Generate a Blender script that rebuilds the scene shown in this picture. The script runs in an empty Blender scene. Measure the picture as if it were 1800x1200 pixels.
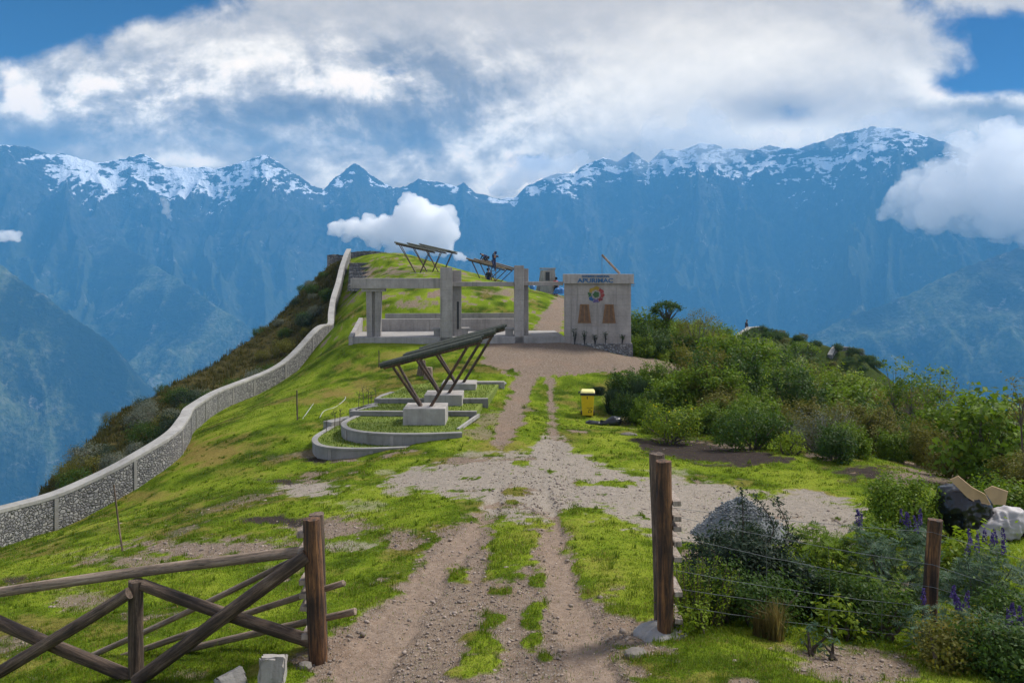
import bpy, bmesh, math, random
import numpy as np
from mathutils import Vector, Matrix, Euler
R = math.radians
random.seed(7)
rng = np.random.default_rng(11)
SC = bpy.context.scene
COL = SC.collection

# ------------------------------------------------------------------ camera, world, sun, exposure
FOC = 1400.0                       # focal length in pixels of the 1800-pixel-wide photograph
HORIZON = 480.0
cam = bpy.data.cameras.new('camera')
cam.sensor_width = 36.0
cam.lens = 36.0 * FOC / 1800.0
cam.shift_y = -(600.0 - HORIZON) / 1800.0
cam.clip_start = 0.1
cam.clip_end = 40000
cam_o = bpy.data.objects.new('camera', cam)
COL.objects.link(cam_o)
cam_o.location = (0, 0, 0)
cam_o.rotation_euler = (R(90), 0, 0)
SC.camera = cam_o

SC.view_settings.view_transform = 'Standard'
SC.view_settings.look = 'None'
SC.view_settings.gamma = 1.0
SC.view_settings.exposure = 1.2
SC.cycles.max_bounces = 34
SC.cycles.diffuse_bounces = 3
SC.cycles.glossy_bounces = 2
SC.cycles.transmission_bounces = 4
SC.cycles.transparent_max_bounces = 8
SC.cycles.volume_bounces = 32
SC.cycles.sample_clamp_indirect = 6.0

SUN_AZ, SUN_EL = R(62), R(50)
sun_dir = Vector((math.sin(SUN_AZ) * math.cos(SUN_EL), math.cos(SUN_AZ) * math.cos(SUN_EL), math.sin(SUN_EL)))
sun = bpy.data.lights.new('sun', 'SUN')
sun.energy = 2.5
sun.angle = R(14)
sun.color = (1.0, 0.95, 0.87)
sun_o = bpy.data.objects.new('sun', sun)
COL.objects.link(sun_o)
sun_o.rotation_euler = sun_dir.to_track_quat('Z', 'Y').to_euler()


class NT:
    """tiny node-tree builder"""
    def __init__(self, tree):
        self.t = tree
    def n(self, typ, ins=None, **props):
        nd = self.t.nodes.new(typ)
        for k, v in props.items():
            setattr(nd, k, v)
        for k, v in (ins or {}).items():
            s = nd.inputs[k]
            if isinstance(v, bpy.types.NodeSocket):
                self.t.links.new(v, s)
            else:
                s.default_value = v
        return nd
    def m(self, op, a, b=0.0, c=None, clamp=False):
        d = {0: a, 1: b}
        if c is not None:
            d[2] = c
        return self.n('ShaderNodeMath', d, operation=op, use_clamp=clamp).outputs[0]
    def ramp(self, f, stops, interp='LINEAR'):
        nd = self.n('ShaderNodeValToRGB', {0: f})
        cr = nd.color_ramp
        cr.interpolation = interp
        while len(cr.elements) < len(stops):
            cr.elements.new(0.5)
        for e, (p, c) in zip(cr.elements, stops):
            e.position = p
            e.color = (c, c, c, 1) if isinstance(c, (int, float)) else (*c, 1)
        return nd.outputs[0]
    def mix(self, f, a, b, blend='MIX'):
        nd = self.n('ShaderNodeMix', data_type='RGBA', blend_type=blend)
        nd.clamp_factor = True
        for s, v in ((nd.inputs[0], f), (nd.inputs[6], a), (nd.inputs[7], b)):
            if isinstance(v, bpy.types.NodeSocket):
                self.t.links.new(v, s)
            elif isinstance(v, (int, float)):
                s.default_value = v
            else:
                s.default_value = (*v, 1)
        return nd.outputs[2]
    def noise(self, vec, scale, detail=4, rough=0.55, dist=0.0, out=0):
        d = {'Scale': scale, 'Detail': detail, 'Roughness': rough, 'Distortion': dist}
        if vec is not None:
            d['Vector'] = vec
        return self.n('ShaderNodeTexNoise', d).outputs[out]
    def sstep(self, x, lo, hi):
        return self.n('ShaderNodeMapRange', {0: x, 1: lo, 2: hi, 3: 0.0, 4: 1.0}, interpolation_type='SMOOTHSTEP').outputs[0]
    def link(self, a, b):
        self.t.links.new(a, b)


# the sky: Nishita air with procedural cloud cover laid out by direction
world = bpy.data.worlds.new('World')
SC.world = world
world.use_nodes = True
wt = NT(world.node_tree)
world.node_tree.nodes.clear()
sky = wt.n('ShaderNodeTexSky', sky_type='NISHITA', sun_disc=False)
sky.sun_elevation = SUN_EL
sky.sun_rotation = SUN_AZ
sky.altitude = 3000
sky.air_density = 1.0
sky.dust_density = 0.3
sky.ozone_density = 2.0
tc = wt.n('ShaderNodeTexCoord')
sep = wt.n('ShaderNodeSeparateXYZ', {0: tc.outputs['Generated']})
yy = wt.m('MAXIMUM', sep.outputs[1], 0.12)
U = wt.m('DIVIDE', sep.outputs[0], yy)
V = wt.m('DIVIDE', sep.outputs[2], yy)
uv = wt.n('ShaderNodeCombineXYZ', {0: U, 1: wt.m('MULTIPLY', V, 1.35), 2: 0.37}).outputs[0]


def blob(px, py, rx, ry, soft=0.0):
    du = wt.m('MULTIPLY', wt.m('SUBTRACT', U, (px - 900) / FOC), FOC / rx)
    dv = wt.m('MULTIPLY', wt.m('SUBTRACT', V, (HORIZON - py) / FOC), FOC / ry)
    d2 = wt.m('ADD', wt.m('MULTIPLY', du, du), wt.m('MULTIPLY', dv, dv))
    return wt.m('EXPONENT', wt.m('MULTIPLY', d2, -1.0))


def total(blobs):
    acc = None
    for (px, py, rx, ry, w) in blobs:
        t = wt.m('MULTIPLY', blob(px, py, rx, ry), w)
        acc = t if acc is None else wt.m('ADD', acc, t)
    return acc


n_big = wt.noise(uv, 3.8, 8, 0.58, 0.2)
n_sm = wt.noise(uv, 10.0, 7, 0.62, 0.3)
holes = total([(90, 5, 190, 80, 1.0), (330, -20, 130, 60, 0.5), (-60, 60, 120, 60, 0.7), (1740, 45, 110, 50, 0.50), (1815, 105, 90, 50, 0.80),
               (1600, 10, 60, 40, 0.35), (1700, 150, 90, 28, 0.5), (690, 128, 60, 16, 0.42), (930, 285, 60, 26, 0.42), (0, 170, 18, 40, 0.5),
               (1380, 200, 60, 22, 0.25)])
cov0 = wt.m('ADD', wt.m('MULTIPLY', wt.m('SUBTRACT', n_big, 0.5), 1.7), wt.m('MULTIPLY', wt.m('SUBTRACT', n_sm, 0.5), 1.0))
cov = wt.sstep(wt.m('SUBTRACT', wt.m('ADD', cov0, 1.02), wt.m('MULTIPLY', holes, 1.5)), 0.12, 0.60)
# billows: the difference of the noise towards the sun gives lit and shaded sides
uv2 = wt.n('ShaderNodeVectorMath', {0: uv, 1: (0.012, 0.045, 0.0)}, operation='ADD').outputs[0]
uv3 = wt.n('ShaderNodeVectorMath', {0: uv, 1: (0.006, 0.02, 0.0)}, operation='ADD').outputs[0]
n_big2 = wt.noise(uv2, 3.8, 8, 0.58, 0.2)
n_sm2 = wt.noise(uv3, 10.0, 7, 0.62, 0.3)
relief = wt.m('ADD', wt.m('MULTIPLY', wt.m('SUBTRACT', n_big, n_big2), 4.6), wt.m('MULTIPLY', wt.m('SUBTRACT', n_sm, n_sm2), 2.0))
billow = total([(120, 180, 260, 90, 1.0), (500, 200, 330, 130, 0.9), (760, 190, 220, 100, 0.8), (1740, 170, 120, 60, 0.8), (820, 300, 320, 60, 0.5)])
relief = wt.m('MULTIPLY', relief, wt.m('ADD', wt.m('MULTIPLY', billow, 0.62), 0.10))
shade = total([(150, 205, 230, 50, -0.30), (60, 235, 130, 34, -0.26), (460, 215, 120, 45, -0.34), (710, 205, 95, 48, -0.36), (300, 120, 160, 50, 0.12), (120, 130, 130, 26, 0.20),
               (640, 155, 110, 22, 0.34), (400, 160, 40, 18, 0.2), (330, 282, 90, 14, 0.35), (40, 190, 50, 14, 0.25), (560, 255, 130, 30, -0.20),
               (760, 60, 300, 80, -0.10), (1080, 20, 300, 50, -0.02), (1230, 120, 330, 90, 0.13), (980, 240, 190, 80, 0.16), (1390, 240, 150, 24, 0.26),
               (1640, 120, 110, 40, 0.05), (1740, 200, 90, 16, -0.32), (1720, 165, 110, 14, 0.22), (1370, 190, 70, 25, -0.22), (270, 250, 200, 24, -0.22), (930, 315, 90, 26, 0.5), (560, 320, 40, 20, 0.2), (380, 285, 40, 14, 0.3)])
grey = wt.m('ADD', wt.m('ADD', 0.64, shade), relief, clamp=True)
ccol = wt.ramp(grey, [(0.0, (0.12, 0.115, 0.12)), (0.35, (0.23, 0.235, 0.25)), (0.62, (0.47, 0.485, 0.51)), (0.85, (0.84, 0.89, 0.93)), (1.0, (1.0, 1.0, 1.0))])
CLOUD_GAIN, SKY_STRENGTH = 6.3, 0.10
ccol = wt.mix(1.0, ccol, (CLOUD_GAIN * 1.27, CLOUD_GAIN * 1.03, CLOUD_GAIN * 0.76), 'MULTIPLY')
front = wt.m('MULTIPLY', wt.sstep(sep.outputs[1], 0.15, 0.45), wt.sstep(sep.outputs[2], 0.62, 0.40))
skyc = wt.mix(front, wt.mix(1.0, sky.outputs[0], (0.90, 1.0, 1.12), 'MULTIPLY'), wt.mix(1.0, sky.outputs[0], (0.006, 0.05, 0.15), 'MULTIPLY'))
cov = wt.m('MULTIPLY', cov, wt.m('ADD', 0.5, wt.m('MULTIPLY', front, 0.5)))
wcol = wt.mix(cov, skyc, ccol)
bg = wt.n('ShaderNodeBackground', {0: wcol, 1: SKY_STRENGTH})
wo = wt.n('ShaderNodeOutputWorld', {0: bg.outputs[0]})

# ------------------------------------------------------------------ helpers


def P(px, py, d):
    return Vector(((px - 900.0) / FOC * d, d, (HORIZON - py) / FOC * d))


def tag(o, label=None, cat=None, group=None, kind=None):
    if label: o['label'] = label
    if cat: o['category'] = cat
    if group: o['group'] = group
    if kind or cat: o['kind'] = kind or 'thing'
    return o


def empty(name, loc, label, cat, group=None, rz=0.0):
    o = bpy.data.objects.new(name, None)
    COL.objects.link(o)
    o.location = loc
    o.rotation_euler = (0, 0, rz)
    o.empty_display_size = 0.1
    return tag(o, label, cat, group, 'thing')


def mesh_obj(name, verts, faces, mats, parent=None, smooth=False, loc=None, attrs=None, midx=None, sharp=None):
    me = bpy.data.meshes.new(name)
    if isinstance(faces, np.ndarray):
        nv, nf, k = len(verts), len(faces), faces.shape[1]
        me.vertices.add(nv)
        me.vertices.foreach_set('co', np.ascontiguousarray(verts, dtype=np.float32).ravel())
        me.loops.add(nf * k)
        me.polygons.add(nf)
        me.polygons.foreach_set('loop_start', np.arange(0, nf * k, k, dtype=np.int32))
        me.loops.foreach_set('vertex_index', np.ascontiguousarray(faces, dtype=np.int32).ravel())
        me.update(calc_edges=True)
    else:
        me.from_pydata([tuple(v) for v in verts], [], faces)
        me.update()
    if not isinstance(mats, (list, tuple)):
        mats = [mats]
    for m in mats:
        me.materials.append(m)
    if midx is not None:
        me.polygons.foreach_set('material_index', np.asarray(midx, dtype=np.int32))
    if smooth:
        me.polygons.foreach_set('use_smooth', np.ones(len(me.polygons), dtype=bool))
        if sharp is not None:
            me.set_sharp_from_angle(angle=sharp)
    for an, arr in (attrs or {}).items():
        a = me.attributes.new(an, 'FLOAT_COLOR', 'POINT')
        arr = np.asarray(arr, dtype=np.float32)
        full = np.ones((len(verts), 4), dtype=np.float32)
        full[:, :arr.shape[1]] = arr
        a.data.foreach_set('color', full.ravel())
    o = bpy.data.objects.new(name, me)
    COL.objects.link(o)
    if parent is not None:
        o.parent = parent
    if loc is not None:
        o.location = loc
    return o


class MB:
    """collects simple solids and links them as one mesh object"""
    def __init__(self):
        self.v, self.f, self.m = [], [], []
    def add(self, vs, fs, mi=0):
        b = len(self.v)
        self.v += [Vector(v) for v in vs]
        self.f += [tuple(i + b for i in f) for f in fs]
        self.m += [mi] * len(fs)
    def box(self, c, s, rz=0.0, mi=0, M=None):
        hx, hy, hz = s[0] / 2, s[1] / 2, s[2] / 2
        rot = (M if M is not None else Matrix.Rotation(rz, 3, 'Z'))
        vs = [Vector(c) + rot @ Vector((sx * hx, sy * hy, sz * hz)) for sz in (-1, 1) for sy in (-1, 1) for sx in (-1, 1)]
        self.add(vs, [(0, 2, 3, 1), (4, 5, 7, 6), (0, 1, 5, 4), (2, 6, 7, 3), (0, 4, 6, 2), (1, 3, 7, 5)], mi)
    def beam(self, a, b, w, h, mi=0):
        a, b = Vector(a), Vector(b)
        d = b - a
        L = d.length
        q = d.to_track_quat('X', 'Z').to_matrix()
        self.box((a + b) / 2, (L, w, h), M=q, mi=mi)
    def tube(self, pts, rad, n=8, mi=0, cap=True, jit=0.0):
        pts = [Vector(p) for p in pts]
        if isinstance(rad, (int, float)):
            rad = [rad] * len(pts)
        b = len(self.v)
        for i, p in enumerate(pts):
            t = (pts[min(i + 1, len(pts) - 1)] - pts[max(i - 1, 0)])
            if t.length < 1e-9: t = Vector((0, 0, 1))
            t.normalize()
            ref = Vector((0, 0, 1)) if abs(t.z) < 0.9 else Vector((1, 0, 0))
            u = t.cross(ref).normalized(); w = t.cross(u)
            for k in range(n):
                a = 2 * math.pi * k / n
                r = rad[i] * (1 + (random.uniform(-jit, jit) if jit else 0))
                self.v.append(p + (u * math.cos(a) + w * math.sin(a)) * r)
        for i in range(len(pts) - 1):
            for k in range(n):
                k2 = (k + 1) % n
                self.f.append((b + i * n + k, b + (i + 1) * n + k, b + (i + 1) * n + k2, b + i * n + k2)); self.m.append(mi)
        if cap:
            self.f.append(tuple(b + k for k in range(n))); self.m.append(mi)
            e = b + (len(pts) - 1) * n
            self.f.append(tuple(e + k for k in reversed(range(n)))); self.m.append(mi)
    def prism(self, poly, z0, z1, mi=0):
        n = len(poly)
        vs = [(p[0], p[1], z0) for p in poly] + [(p[0], p[1], z1) for p in poly]
        fs = [tuple(range(n - 1, -1, -1)), tuple(range(n, 2 * n))] + [(i, (i + 1) % n, n + (i + 1) % n, n + i) for i in range(n)]
        self.add(vs, fs, mi)
    def build(self, name, mats, parent=None, smooth=False, loc=None, bevel=0.0, sharp=R(40)):
        o = mesh_obj(name, self.v, self.f, mats, parent, smooth, loc, midx=self.m if self.m and max(self.m) > 0 else None, sharp=sharp if smooth else None)
        bm = bmesh.new(); bm.from_mesh(o.data)
        bmesh.ops.recalc_face_normals(bm, faces=bm.faces[:])
        bm.to_mesh(o.data); bm.free()
        if bevel:
            md = o.modifiers.new('bevel', 'BEVEL'); md.width = bevel; md.segments = 2; md.limit_method = 'ANGLE'; md.angle_limit = R(40)
        return o


def copy_tree(o, parent=None):
    c = o.copy()
    COL.objects.link(c)
    if parent is not None:
        c.parent = parent
    for ch in list(o.children):
        copy_tree(ch, c)
    return c


# value noise in numpy ------------------------------------------------
def _hash(ix, iy, seed):
    h = (ix.astype(np.int64) * 374761393 + iy.astype(np.int64) * 668265263 + seed * 1442695041) & 0x7fffffff
    h = (h ^ (h >> 13)) * 1274126177 & 0x7fffffff
    return ((h ^ (h >> 16)) & 0xffff) / 65535.0


def vnoise(x, y, seed=0):
    x = np.asarray(x, dtype=np.float64); y = np.asarray(y, dtype=np.float64)
    ix, iy = np.floor(x), np.floor(y)
    fx, fy = x - ix, y - iy
    fx = fx * fx * fx * (fx * (fx * 6 - 15) + 10); fy = fy * fy * fy * (fy * (fy * 6 - 15) + 10)
    a = _hash(ix, iy, seed); b = _hash(ix + 1, iy, seed); c = _hash(ix, iy + 1, seed); d = _hash(ix + 1, iy + 1, seed)
    return (a * (1 - fx) + b * fx) * (1 - fy) + (c * (1 - fx) + d * fx) * fy


def fbm(x, y, oct=5, seed=0, gain=0.5, lac=2.03):
    s, a, tot = 0.0, 1.0, 0.0
    for i in range(oct):
        s = s + a * (vnoise(x, y, seed + i * 17) * 2 - 1)
        tot += a; a *= gain
        x = np.asarray(x) * lac + 3.1; y = np.asarray(y) * lac + 1.7
    return s / tot


def ridged(x, y, oct=5, seed=0, gain=0.55, lac=2.07):
    s, a, tot = 0.0, 1.0, 0.0
    for i in range(oct):
        s = s + a * (1 - np.abs(vnoise(x, y, seed + i * 31) * 2 - 1)) ** 1.6
        tot += a; a *= gain
        x = np.asarray(x) * lac + 5.3; y = np.asarray(y) * lac + 2.9
    return s / tot


def sstep(x, a, b):
    t = np.clip((np.asarray(x, dtype=np.float64) - a) / (b - a), 0, 1)
    return t * t * (3 - 2 * t)


def seg_dist(px, py, pts):
    """distance and parameter-interpolated third value along a polyline of (x, y, v)"""
    best = np.full(np.shape(px), 1e18); val = np.zeros(np.shape(px))
    for (a, b) in zip(pts[:-1], pts[1:]):
        ax, ay, av = a; bx, by, bv = b
        dx, dy = bx - ax, by - ay
        t = np.clip(((px - ax) * dx + (py - ay) * dy) / (dx * dx + dy * dy), 0, 1)
        d = np.hypot(px - ax - t * dx, py - ay - t * dy)
        m = d < best
        best = np.where(m, d, best); val = np.where(m, av + t * (bv - av), val)
    return best, val


def poly_sd(px, py, poly):
    """signed distance (positive inside) to a polygon"""
    poly = np.asarray(poly, dtype=np.float64)
    n = len(poly)
    inside = np.zeros(np.shape(px), dtype=bool)
    d = np.full(np.shape(px), 1e18)
    for i in range(n):
        x1, y1 = poly[i]; x2, y2 = poly[(i + 1) % n]
        cond = ((y1 > py) != (y2 > py))
        with np.errstate(divide='ignore', invalid='ignore'):
            xi = (x2 - x1) * (py - y1) / (y2 - y1 + 1e-12) + x1
        inside ^= cond & (px < xi)
        dx, dy = x2 - x1, y2 - y1
        t = np.clip(((px - x1) * dx + (py - y1) * dy) / (dx * dx + dy * dy + 1e-12), 0, 1)
        d = np.minimum(d, np.hypot(px - x1 - t * dx, py - y1 - t * dy))
    return np.where(inside, d, -d)
# ------------------------------------------------------------------ materials
def mat_base(name):
    m = bpy.data.materials.new(name)
    m.use_nodes = True
    nt = NT(m.node_tree)
    bsdf = m.node_tree.nodes['Principled BSDF']
    return m, nt, bsdf


def bump(nt, bsdf, h, strength=0.5, dist=0.02):
    b = nt.n('ShaderNodeBump', {'Height': h, 'Strength': strength, 'Distance': dist})
    nt.link(b.outputs[0], bsdf.inputs['Normal'])


def objco(nt, scale=(1, 1, 1), world_space=False):
    if world_space:
        v = nt.n('ShaderNodeNewGeometry').outputs['Position']
    else:
        v = nt.n('ShaderNodeTexCoord').outputs['Object']
    return nt.n('ShaderNodeMapping', {'Vector': v, 'Scale': scale}).outputs[0]


def make_plain(name, col, rough=0.6, var=0.25, scale=6.0, metallic=0.0, bstr=0.15):
    m, nt, b = mat_base(name)
    v = objco(nt)
    n = nt.noise(v, scale, 5, 0.6)
    f = nt.sstep(n, 0.25, 0.75)
    c = nt.mix(f, tuple(x * (1 - var) for x in col), tuple(min(1, x * (1 + var)) for x in col))
    nt.link(c, b.inputs['Base Color'])
    b.inputs['Roughness'].default_value = rough
    b.inputs['Metallic'].default_value = metallic
    bump(nt, b, nt.noise(v, scale * 5, 4), bstr, 0.01)
    return m


def make_concrete(name, base, joint=0.0):
    m, nt, b = mat_base(name)
    v = objco(nt)
    vs = objco(nt, (2.2, 2.2, 0.35))
    n1 = nt.noise(v, 0.9, 6, 0.62, 0.4)
    n2 = nt.noise(v, 7.0, 5, 0.65)
    n3 = nt.noise(vs, 1.6, 4, 0.6)
    f = nt.m('ADD', nt.m('MULTIPLY', n1, 0.5), nt.m('ADD', nt.m('MULTIPLY', n2, 0.25), nt.m('MULTIPLY', n3, 0.3)))
    c = nt.ramp(f, [(0.32, tuple(x * 0.52 for x in base)), (0.47, tuple(x * 0.85 for x in base)), (0.56, base), (0.72, tuple(min(1, x * 1.35) for x in base))])
    drip = nt.sstep(nt.noise(objco(nt, (4.5, 4.5, 0.22)), 1.0, 5, 0.65, 0.3), 0.54, 0.70)
    c = nt.mix(nt.m('MULTIPLY', drip, 0.5), c, tuple(x * 0.42 for x in base))
    spk = nt.sstep(nt.noise(v, 26.0, 2, 0.5), 0.66, 0.74)
    c = nt.mix(nt.m('MULTIPLY', spk, 0.35), c, tuple(x * 0.4 for x in base))
    hb = nt.m('ADD', nt.m('MULTIPLY', n2, 0.7), nt.noise(v, 40, 3))
    if joint:
        # board marks left by the shuttering
        z = nt.n('ShaderNodeSeparateXYZ', {0: v}).outputs[2]
        fr = nt.m('FRACT', nt.m('MULTIPLY', nt.m('ADD', z, nt.m('MULTIPLY', n2, 0.02)), 1.0 / joint))
        ln = nt.m('SUBTRACT', 1.0, nt.sstep(nt.m('ABSOLUTE', nt.m('SUBTRACT', fr, 0.5)), 0.0, 0.035))
        c = nt.mix(nt.m('MULTIPLY', ln, 0.35), c, tuple(x * 0.45 for x in base))
        hb = nt.m('SUBTRACT', hb, nt.m('MULTIPLY', ln, 1.0))
    nt.link(c, b.inputs['Base Color'])
    b.inputs['Roughness'].default_value = 0.9
    bump(nt, b, hb, 0.5, 0.015)
    return m


def make_masonry(name, scale, dark=1.0):
    """rubble stones set in mortar"""
    m, nt, b = mat_base(name)
    v = objco(nt, (1, 1, 1.25))
    wv = nt.n('ShaderNodeVectorMath', {0: v, 1: nt.n('ShaderNodeVectorMath', {0: nt.noise(v, 2.5, 3, out=1), 'Scale': 0.22}, operation='SCALE').outputs[0]}, operation='ADD').outputs[0]
    vor = nt.n('ShaderNodeTexVoronoi', {'Vector': wv, 'Scale': scale, 'Randomness': 0.95})
    edge = nt.n('ShaderNodeTexVoronoi', {'Vector': wv, 'Scale': scale, 'Randomness': 0.95}, feature='DISTANCE_TO_EDGE').outputs['Distance']
    hue = nt.n('ShaderNodeSeparateColor', {0: vor.outputs['Color']}).outputs[0]
    sc = nt.ramp(hue, [(0.0, (0.10 * dark, 0.10 * dark, 0.11 * dark)), (0.35, (0.20 * dark, 0.20 * dark, 0.205 * dark)), (0.7, (0.29 * dark, 0.285 * dark, 0.28 * dark)), (1.0, (0.35 * dark, 0.34 * dark, 0.32 * dark))])
    sc = nt.mix(nt.m('MULTIPLY', nt.noise(v, 14, 5, 0.65), 0.6), sc, (0.14 * dark, 0.135 * dark, 0.13 * dark))
    mo = nt.sstep(edge, 0.02, 0.075)
    c = nt.mix(mo, (0.115 * dark, 0.11 * dark, 0.105 * dark), sc)
    nt.link(c, b.inputs['Base Color'])
    b.inputs['Roughness'].default_value = 0.92
    h = nt.m('ADD', nt.sstep(edge, 0.0, 0.2), nt.m('MULTIPLY', nt.noise(v, 18, 4), 0.3))
    bump(nt, b, h, 1.0, 0.07)
    return m


def make_wood(name, cols, stretch=14.0, rough=0.85):
    """round logs built along their own Z; knots, cracks, strips of bark"""
    m, nt, b = mat_base(name)
    v = objco(nt, (1, 1, 1.0 / stretch))
    rnd = nt.n('ShaderNodeObjectInfo').outputs['Random']
    off = nt.n('ShaderNodeCombineXYZ', {0: nt.m('MULTIPLY', rnd, 31.0), 1: nt.m('MULTIPLY', rnd, 17.0), 2: nt.m('MULTIPLY', rnd, 5.0)}).outputs[0]
    v = nt.n('ShaderNodeVectorMath', {0: v, 1: off}, operation='ADD').outputs[0]
    n1 = nt.noise(v, 20.0, 6, 0.68, 0.8)
    n2 = nt.noise(v, 75.0, 4, 0.7)
    n3 = nt.noise(nt.n('ShaderNodeVectorMath', {0: objco(nt), 1: off}, operation='ADD').outputs[0], 2.4, 4, 0.6)
    f = nt.m('ADD', nt.m('MULTIPLY', n1, 0.55), nt.m('ADD', nt.m('MULTIPLY', n2, 0.25), nt.m('MULTIPLY', n3, 0.25)))
    c = nt.ramp(f, [(0.40, cols[0]), (0.49, cols[1]), (0.56, cols[2]), (0.66, cols[3])])
    crack = nt.sstep(n2, 0.56, 0.64)
    c = nt.mix(nt.m('MULTIPLY', crack, 0.75), c, tuple(x * 0.35 for x in cols[0]))
    nt.link(c, b.inputs['Base Color'])
    b.inputs['Roughness'].default_value = rough
    bump(nt, b, nt.m('SUBTRACT', n1, nt.m('MULTIPLY', n2, 0.8)), 0.9, 0.012)
    return m


def make_leaf(name, dark, light, trans=0.35, rough=0.55):
    """foliage: per-leaf tint attribute and per-plant variation"""
    m, nt, b = mat_base(name)
    t = nt.n('ShaderNodeAttribute', attribute_name='tint')
    r = nt.n('ShaderNodeSeparateColor', {0: t.outputs['Color']}).outputs
    oi = nt.n('ShaderNodeObjectInfo').outputs['Random']
    f = nt.m('ADD', nt.m('MULTIPLY', r[0], 0.8), nt.m('MULTIPLY', oi, 0.2))
    c = nt.mix(f, dark, light)
    c = nt.mix(nt.m('MULTIPLY', nt.sstep(r[1], 0.90, 1.0), 0.6), c, (light[0] * 1.5 + 0.03, light[1] * 1.05, light[2] * 0.8))
    nt.link(c, b.inputs['Base Color'])
    b.inputs['Roughness'].default_value = rough
    b.inputs['Specular IOR Level'].default_value = 0.12
    tr = nt.n('ShaderNodeBsdfTranslucent', {0: nt.mix(0.5, c, (light[0] * 1.2, light[1] * 1.3, light[2] * 0.7))})
    mx = nt.n('ShaderNodeMixShader', {0: trans, 1: b.outputs[0], 2: tr.outputs[0]})
    nt.link(mx.outputs[0], m.node_tree.nodes['Material Output'].inputs[0])
    return m


M = {}
M['concrete'] = make_concrete('concrete', (0.315, 0.29, 0.27), 0.6)
M['concrete_smooth'] = make_concrete('concrete_smooth', (0.36, 0.335, 0.31))
M['concrete_light'] = make_concrete('concrete_light', (0.30, 0.285, 0.27))
M['concrete_bed'] = make_concrete('concrete_bed', (0.25, 0.24, 0.225))
M['coping'] = make_concrete('coping', (0.31, 0.30, 0.28))
M['masonry'] = make_masonry('masonry', 8.0, 1.15)
M['masonry_small'] = make_masonry('masonry_small', 5.0, 1.4)
M['dry_stone'] = make_masonry('dry_stone', 3.0, 0.8)
M['log'] = make_wood('log', [(0.020, 0.014, 0.010), (0.060, 0.040, 0.028), (0.13, 0.088, 0.060), (0.30, 0.22, 0.16)])
M['log_brown'] = make_wood('log_brown', [(0.016, 0.009, 0.006), (0.048, 0.026, 0.015), (0.14, 0.066, 0.028), (0.33, 0.16, 0.055)])
M['log_pale'] = make_wood('log_pale', [(0.06, 0.045, 0.035), (0.17, 0.125, 0.09), (0.27, 0.20, 0.145), (0.42, 0.33, 0.25)])
M['plank'] = make_wood('plank', [(0.10, 0.075, 0.06), (0.24, 0.19, 0.15), (0.36, 0.30, 0.25), (0.5, 0.44, 0.38)])
M['strut'] = make_wood('strut', [(0.012, 0.008, 0.006), (0.035, 0.02, 0.013), (0.09, 0.045, 0.022), (0.19, 0.10, 0.045)], 20.0, 0.6)
M['roof_pole'] = make_wood('roof_pole', [(0.012, 0.016, 0.011), (0.028, 0.035, 0.022), (0.045, 0.05, 0.032), (0.09, 0.085, 0.06)], 24.0, 0.6)
M['roof_panel'] = make_wood('roof_panel', [(0.05, 0.055, 0.045), (0.10, 0.11, 0.085), (0.15, 0.15, 0.115), (0.22, 0.20, 0.15)], 24.0, 0.7)
M['roof_board'] = make_wood('roof_board', [(0.10, 0.07, 0.04), (0.18, 0.13, 0.08), (0.25, 0.19, 0.12), (0.32, 0.26, 0.17)], 24.0, 0.7)
M['shade_stem_dark'] = make_plain('shade_stem_dark', (0.02, 0.02, 0.024), 0.5)  # near-black colour for painted recess shade and for withered stems
M['wire'] = make_plain('wire', (0.16, 0.17, 0.18), 0.5, metallic=0.3)
M['white_plastic'] = make_plain('white_plastic', (0.42, 0.43, 0.44), 0.45)
M['bin_yellow'] = make_plain('bin_yellow', (0.74, 0.50, 0.012), 0.42, 0.08)
M['bin_lid'] = make_plain('bin_lid', (0.80, 0.72, 0.28), 0.45, 0.1)
M['bin_rim'] = make_plain('bin_rim', (0.03, 0.028, 0.035), 0.5)
M['black_print'] = make_plain('black_print', (0.015, 0.015, 0.013), 0.6)
M['bag_black'] = make_plain('bag_black', (0.010, 0.011, 0.015), 0.28, 0.3, 3.0)
M['sack_white'] = make_plain('sack_white', (0.36, 0.34, 0.34), 0.6, 0.25, 4.0)
M['card'] = make_plain('card', (0.45, 0.30, 0.17), 0.8, 0.18, 3.0)
M['cloth_purple'] = make_plain('cloth_purple', (0.07, 0.03, 0.08), 0.8)
M['letters_blue'] = make_plain('letters_blue', (0.012, 0.09, 0.22), 0.5, 0.1)
M['frame_orange'] = make_plain('frame_orange', (0.19, 0.10, 0.045), 0.7)
M['shutter'] = make_plain('shutter', (0.13, 0.075, 0.042), 0.6)
M['logo_yellow'] = make_plain('logo_yellow', (0.30, 0.205, 0.02), 0.6, 0.2)
M['logo_red'] = make_plain('logo_red', (0.25, 0.03, 0.028), 0.6, 0.1)
M['logo_maroon'] = make_plain('logo_maroon', (0.16, 0.022, 0.03), 0.6, 0.1)
M['logo_purple'] = make_plain('logo_purple', (0.10, 0.07, 0.2), 0.6, 0.1)
M['logo_blue'] = make_plain('logo_blue', (0.015, 0.085, 0.22), 0.6, 0.1)
M['logo_green'] = make_plain('logo_green', (0.03, 0.095, 0.03), 0.6, 0.1)
M['stone'] = make_plain('stone', (0.17, 0.15, 0.13), 0.9, 0.4, 4.0, bstr=0.6)
M['pebble'] = make_plain('pebble', (0.25, 0.20, 0.165), 0.9, 0.5, 3.0)
M['pebble_grey'] = make_plain('pebble_grey', (0.16, 0.17, 0.175), 0.9, 0.5, 3.0)
M['gravel'] = make_plain('gravel', (0.15, 0.16, 0.165), 0.95, 0.5, 22.0, bstr=1.0)
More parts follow.
